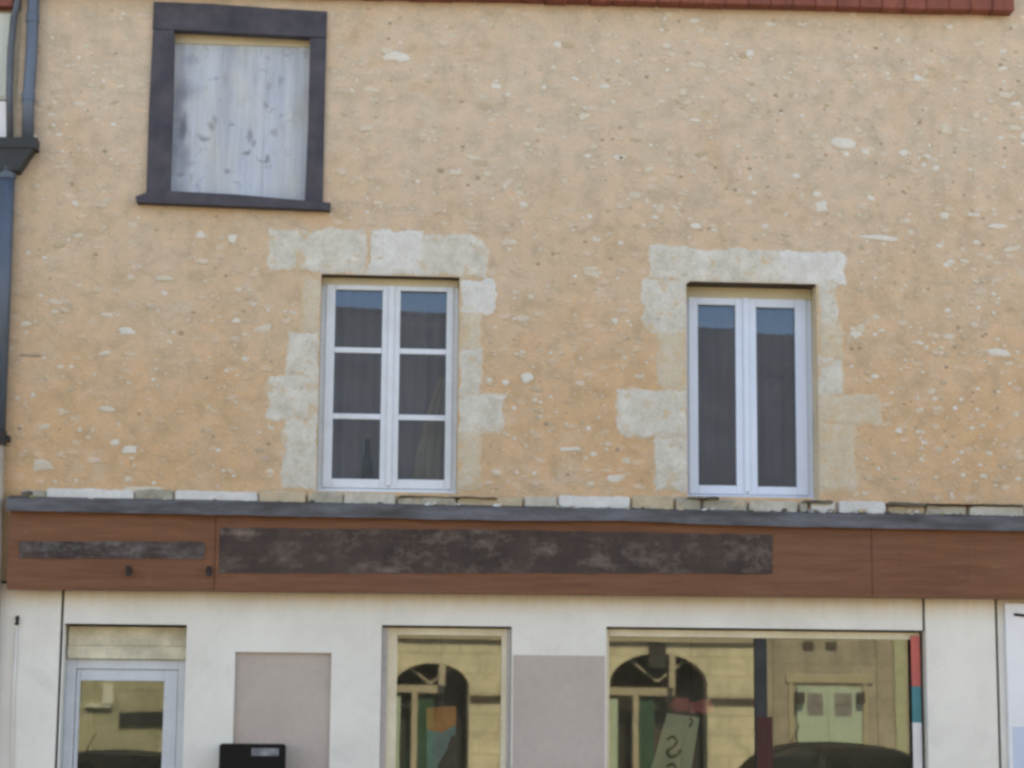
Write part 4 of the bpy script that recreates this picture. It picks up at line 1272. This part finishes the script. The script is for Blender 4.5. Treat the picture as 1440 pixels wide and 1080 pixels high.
curtain(-.45, .85, 3.2, 5.1, .42, 'curtain', 'grey net curtain behind the six pane upper window')
curtain(2.3, 3.5, 3.2, 5.1, .50, 'curtain', 'grey net curtain behind the two pane upper window')
m = MB()  # folded tan sheet added to stand for a warm reflected glow
q0, q1, q2, q3 = at(578, 690, .33), at(645, 690, .33), at(645, 530, .33), at(618, 530, .33)
nu, nv = 30, 24
vs = []
for j in range(nv+1):
    v_ = j/nv
    xl = q0.x+(q3.x-q0.x)*v_**1.6; xr_ = q1.x+(q2.x-q1.x)*v_; z_ = q0.z+(q3.z-q0.z)*v_
    for i in range(nu+1):
        u_ = i/nu
        vs.append((xl+(xr_-xl)*u_, .33+.014*math.sin(u_*30+v_)*(1-.5*v_), z_))
m.add(vs, [(j*(nu+1)+i, j*(nu+1)+i+1, (j+1)*(nu+1)+i+1, (j+1)*(nu+1)+i) for j in range(nv) for i in range(nu)])
m.add([(v[0], v[1]+.004, v[2]) for v in vs], [(j*(nu+1)+i, (j+1)*(nu+1)+i, (j+1)*(nu+1)+i+1, j*(nu+1)+i+1) for j in range(nv) for i in range(nu)])
tag(m.build('glow_sheet', MAT['glowtan'], smooth=True), 'tan folded sheet shaped as a warm reflected glow in the right casement of the six pane window', 'curtain', 'curtains behind the upper windows')
bp = at(516, 680, .26)
m = MB()
zb0, zb1 = at(516, 700, .26).z, at(517, 618, .26).z
hh = zb1-zb0
m.lathe([(.001, 0), (.036, 0), (.041, .02), (.041, hh*.5), (.036, hh*.62), (.024, hh*.76), (.018, hh*.97), (.020, hh), (.001, hh)], (bp.x, .26, zb0), 18)
tag(m.build('bottle', MAT['bottle'], smooth=True), 'dark slim bottle standing inside the six pane window, lower left', 'bottle')

# ------------------------------------------------------------------ ACROSS THE STREET (seen in the glass)
TH = R(6)
VX, VD = 1.0, 17.6
OL = (VX, -VD, 0)


def opp(px, py):
    """photo pixel in the reflection -> local (u, z) on the front of the houses opposite"""
    d = rot(((px-720)/F, 1.0, -(py-540)/F))
    # mirrored plane: y = VD + tan(TH)*(x - VX)
    t = math.tan(TH)
    k = (VD - t*VX + DIST)/(d.y - t*d.x)
    x, z = d.x*k, EYE + d.z*k
    return ((x-VX)/math.cos(TH), z)


def opp_house(u0, u1, eave, ridge, rd, wallm, holes, label, hz):
    o = thing('street_house', OL, label, 'house', 'houses across the street', rz=-TH)
    m = wall_grid(u0, u1, -.1, eave, holes, .4, y=0, depth=-.25)
    m.build('front_wall', [wallm, wallm], o, local=True)
    c = MB(); c.box(u0, u1, -8.6, -.45, -.1, eave); c.build('house_core', MAT['oppdark'], o, local=True)
    for a in (u0, u1-.2):
        s = MB(); s.box(a, a+.2, -.449, -.01, -.1, eave); s.build('side_wall', wallm, o, local=True)
    r = MB(); r.add([(u0-.1, .3, eave-.05), (u1+.1, .3, eave-.05), (u1+.1, -rd, ridge), (u0-.1, -rd, ridge), (u0-.1, -9, eave), (u1+.1, -9, eave)], [(0, 1, 2, 3), (3, 2, 5, 4)])
    r.add([(u0, 0, eave), (u0, -rd, ridge-.02), (u0, -9, eave), (u1, 0, eave), (u1, -rd, ridge-.02), (u1, -9, eave)], [(0, 1, 2), (3, 5, 4)], 1)
    ro = r.build('roof', [MAT['slate'], wallm], o, local=True)
    return o, ro


def arch_pts(c, zc, r, zb, n=18):
    return [(c-r, zb)] + [(c-r*math.cos(math.pi*k/n), zc+r*.62*math.sin(math.pi*k/n)) for k in range(n+1)] + [(c+r, zb)]


um, _ = opp(1071, 950)
arches = []
for cx, rt, top in ((608, 660, 932), (929, 998, 918)):
    uc, zt_ = opp(cx, top); ur, zs_ = opp(rt, 980)
    arches.append((uc, zt_, ur-uc))
holes = [(c-r, c+r, -.05, z) for c, z, r in arches]
RIDGE, RDEP, EAVE = 9.10, 4.4, 4.35
ol, ro = opp_house(-13, um, EAVE, RIDGE, RDEP, MAT['oppwall'], holes, 'sunlit cream stone house with arched openings and slate roof, mirrored in the shop glass', None)
for (c, z, r) in arches:
    # spandrels that turn the square hole into an arch
    n = 16
    zc = z - r*.62
    m = MB()
    for sgn in (-1, 1):
        pts = [(c+sgn*r, z), (c, z)] + [(c+sgn*r*math.sin(math.pi/2*k/n), zc+r*.62*math.cos(math.pi/2*k/n)) for k in range(1, n+1)]
        m.prism(pts, .004, -.2)
    m.build('arch_head', MAT['oppwall'], ol, local=True)
    j = MB()
    zt_ = opp(929, 972)[1]
    j.box(c-r, c+r*.35, -.15, -.09, zt_-.06, zt_+.06)
    j.box(c+r*.2, c+r*.2+.10, -.148, .012, zt_+.061, z+.0)
    j.box(c-r*.5, c-r*.5+.09, -.148, -.092, 0, zt_-.061)
    j.build('joinery', MAT['oppframe'], ol, local=True)
    j = MB(); j.box(c-r*.5+.10, c-r*.5+.36, -.2, -.16, 0, zt_-.1); j.build('green_door', MAT['greenpaint'], ol, local=True)
    j = MB(); j.box(c-r*.98, c-r*.80, -.2, -.12, 0, zt_-.12); j.build('white_strip', MAT['paledoor'], ol, local=True)
q0, q1 = opp(914, 904), opp(938, 930)
m = MB(); m.box(q0[0], q1[0], -.1, .03, q1[1]-.1, q0[1]); m.build('shop_board', MAT['oppdark'], ol, local=True, bevel=.01)
q0 = opp(900, 899); m = MB(); m.box(-12.9, um-.01, .0, .07, q0[1]-.04, q0[1]+.04); m.box(-12.9, um-.01, .0, .04, q0[1]+.051, q0[1]+.12); m.build('cornice', MAT['oppframe'], ol, local=True, bevel=.01)
for (c, z, r) in arches:
    zc = z-r*.62
    for k in (-.62, .62):
        m = MB(); m.tube([(c, -.12, zc+.05), (c+r*.95*math.sin(k), -.12, zc+r*.6*math.cos(k))], .022, 6); m.build('fanlight_bar', MAT['oppframe'], ol, local=True)
    # goods and counters seen dimly through the arch
    for k in range(7):
        u_ = c+random.uniform(-.8, .8)*r; h_ = random.uniform(.5, 1.9)
        m = MB(); m.prism([(u_-.14, 0), (u_+.14, 0), (u_+.14, h_-.06), (u_+.06, h_), (u_-.1, h_-.03), (u_-.14, h_-.1)], -.34, -.43); m.build('shop_goods', MAT[random.choice(('oppdark', 'woodd', 'greenpaint', 'woodd'))], ol, local=True)
zl = opp(1030, 985)[1]
m = MB(); m.box(arches[1][0]+arches[1][2]+.02, um-.02, .0, .05, zl-.04, zl+.04); m.build('string_course', MAT['woodd'], ol, local=True)
m = MB(); m.box(arches[0][0]+arches[0][2]+.02, arches[1][0]-arches[1][2]-.02, .0, .05, zl-.04, zl+.04)
m.build('string_course', MAT['woodd'], ol, local=True)
# door-pane reflections: a shuttered window further along
ua, za = opp(165, 1001); ub, zb_ = opp(260, 1020)
m = MB(); m.box(ua, ub+.4, .0, .06, zb_, za); m.build('shop_sign', MAT['darkzinc'], ol, local=True)
ua, za = opp(150, 985); m = MB(); m.box(ua-.10, ua+.05, .0, .10, za-.05, za+.25); m.box(ua-.35, ua+.02, .0, .08, za-.1, za-.051); m.build('wall_lamp', MAT['lamp'], ol, local=True)
m = MB(); m.box(-3.2, -2.5, -5.0, -4.2, 7.4, 9.7); m.build('chimney', MAT['oppwall2'], ol, local=True)

orh, ro2 = opp_house(um+.004, 16, EAVE-.1, RIDGE-.06, RDEP, MAT['oppwall2'], [], 'tan rendered house with pale green door under slates, mirrored in the shop glass', None)
d0, d1 = opp(1123, 965), opp(1214, 965)
gd = MB(); gd.box(d0[0], d1[0], .002, .06, .0, d0[1])
for a, b, c_, d_ in ((1112, 1121, 955, 1100), (1216, 1226, 955, 1100), (1108, 1230, 947, 961)):
    q0, q1 = opp(a, c_), opp(b, d_)
    m = MB(); m.box(q0[0], q1[0],   .001, .035 if c_ < 950 else .03, max(q1[1], 0), q0[1]); m.build('door_surround', MAT['surr'], orh, local=True, bevel=.01)
for a in (1140, 1172):
    q0 = opp(a, 907); m = MB(); m.box(q0[0]-.09, q0[0]+.09, .0, .03, q0[1]-.06, q0[1]+.05); m.build('wall_plate', MAT['woodd'], orh, local=True)
for a, b in ((1090, 1096), (1236, 1246)):
    q0, q1 = opp(a, 900), opp(b, 900); m = MB(); m.box(q0[0], q1[0], .0, .025, 0, 4.2); m.build('pilaster_strip', MAT['oppwall2'], orh, local=True, bevel=.01)
q0, q1 = opp(1262, 960), opp(1278, 960)
m = MB(); m.box(q0[0], q1[0], .0, .03, 0, 4.2); m.build('pale_pilaster', MAT['surr2'], orh, local=True, bevel=.01)
q0 = opp(1168, 962); gd.box(q0[0]-.025, q0[0]+.025, .0605, .075, 0, q0[1]-.05)
gd.box(d0[0]+.06, d1[0]-.06, .0605, .07, .25, 1.0)
gdo = gd.build('pale_green_door', MAT['paledoor'], orh, local=True, bevel=.01)
for a, b in ((1137, 1160), (1176, 1200)):
    q0, q1 = opp(a, 974), opp(b, 1006)
    m = MB(); m.box(q0[0], q1[0], .058, .066, q1[1], q0[1]); m.box((q0[0]+q1[0])/2-.012, (q0[0]+q1[0])/2+.012, .0665, .075, q1[1], q0[1]); m.box(q0[0], q1[0], .0662, .0745, (q0[1]+q1[1])/2-.01, (q0[1]+q1[1])/2+.01); m.build('light', MAT['greylight'], gdo, local=True)
for a in (1126, 1211):
    q0 = opp(a, 982); m = MB(); m.box(q0[0]-.06, q0[0]+.06, .0, .16, q0[1]-.08, q0[1]+.10); m.build('lantern', MAT['iron'], orh, local=True)

# dark car parked across the street
q = opp(1150, 1060)
CAR_Y = -13.6
kx = (DIST - CAR_Y)
dd = rot(((1150-720)/F, 1.0, -(1060-540)/F))
carx = dd.x*kx/dd.y
CR = thing('parked_car', (carx, CAR_Y, -.12), 'dark parked car across the street, mirrored low in the wide shop window', 'car')
prof = [(-2.05, .30), (-2.1, .62), (-2.0, .88), (-1.25, .98), (-.72, 1.43), (-.2, 1.56), (.55, 1.56), (1.25, 1.42), (1.75, 1.0), (2.05, .92), (2.12, .6), (2.05, .30)]
prof = smooth_prof(prof)
m = MB()
rows = []
for (x, z) in prof:
    k = .86 if z < .95 else .86-(z-.95)*.36
    rows.append([(carx+x, CAR_Y-k, z-.12), (carx+x, CAR_Y-k*.6, z-.12+(.03 if z > .85 else 0)), (carx+x, CAR_Y, z-.12+(.04 if z > .85 else 0)), (carx+x, CAR_Y+k*.6, z-.12+(.03 if z > .85 else 0)), (carx+x, CAR_Y+k, z-.12)])
vs = sum(rows, [])
fs = [(i*5+j, i*5+j+1, (i+1)*5+j+1, (i+1)*5+j) for i in range(len(rows)-1) for j in range(4)]
fs += [tuple(i*5 for i in range(len(rows))), tuple(i*5+4 for i in reversed(range(len(rows)))), (0, (len(rows)-1)*5, (len(rows)-1)*5+1, 1)]
m.add(vs, fs)
m.build('body', MAT['carpaint'], CR, smooth=False)
CARMARK = 1
for s in (-1, 1):
    for (xa, xb, xc, xd) in ((-1.05, -.1, -.1, -.68), (0, 1.5, 1.15, 0)):
        m = MB()
        yb0, yt0 = CAR_Y+s*.868, CAR_Y+s*.70
        m.add([(carx+xa, yb0, .90), (carx+xb, yb0, .90), (carx+xc, yt0, 1.30), (carx+xd, yt0, 1.30)], [(0, 1, 2, 3)])
        m.build('side_window', MAT['carglass'], CR)
    for xw in (-1.3, 1.3):
        m = MB(); yw = CAR_Y+s*.80
        pr = [(.20, -.1), (.31, -.1), (.325, -.06), (.325, .06), (.31, .1), (.20, .1)]
        n = 24; vs = []
        for r_, yy in pr:
            for k in range(n): vs.append((carx+xw+r_*math.cos(2*math.pi*k/n), yw+yy, .205+r_*math.sin(2*math.pi*k/n)))
        m.add(vs, [(i*n+k, i*n+(k+1) % n, (i+1)*n+(k+1) % n, (i+1)*n+k) for i in range(5) for k in range(n)])
        wh = m.build('wheel', MAT['rubber'], CR, smooth=True)
        m = MB(); m.add([(carx+xw+.2*math.cos(2*math.pi*k/n), yw+s*.085, .205+.2*math.sin(2*math.pi*k/n)) for k in range(n)], [tuple(range(n))]); m.build('rim', MAT['rim'], wh)
for s in (-1, 1):
    m = MB(); m.box(carx+2.06, carx+2.135, CAR_Y+s*.62-.16, CAR_Y+s*.62+.16, .52, .66); m.build('tail_light', MAT['redlamp'], CR)
    m = MB(); m.box(carx-2.13, carx-2.02, CAR_Y+s*.62-.16, CAR_Y+s*.62+.16, .48, .62); m.build('headlight', MAT['lamp'], CR)
m = MB(); m.tube([(carx-.35, CAR_Y, 1.44), (carx-.2, CAR_Y, 1.72)], .008, 6); m.build('antenna', MAT['black'], CR)

# a second car further left, the same kind
kx2 = rot(((150-720)/F, 1.0, -(1066-540)/F))
c2 = CR.copy(); COL.objects.link(c2)
c2.location.x = kx2.x*(DIST+13.7)/kx2.y; c2.location.y = -13.7; c2.location.z = -.12; c2.scale = (.96, .96, .89)
c2['label'] = 'dark parked car across the street, mirrored low in the shop door'
c2['group'] = CR['group'] = 'cars parked across the street'
for ch in list(CR.children):
    k = ch.copy(); COL.objects.link(k); k.parent = c2
    for g_ in ch.children:
        j = g_.copy(); COL.objects.link(j); j.parent = k
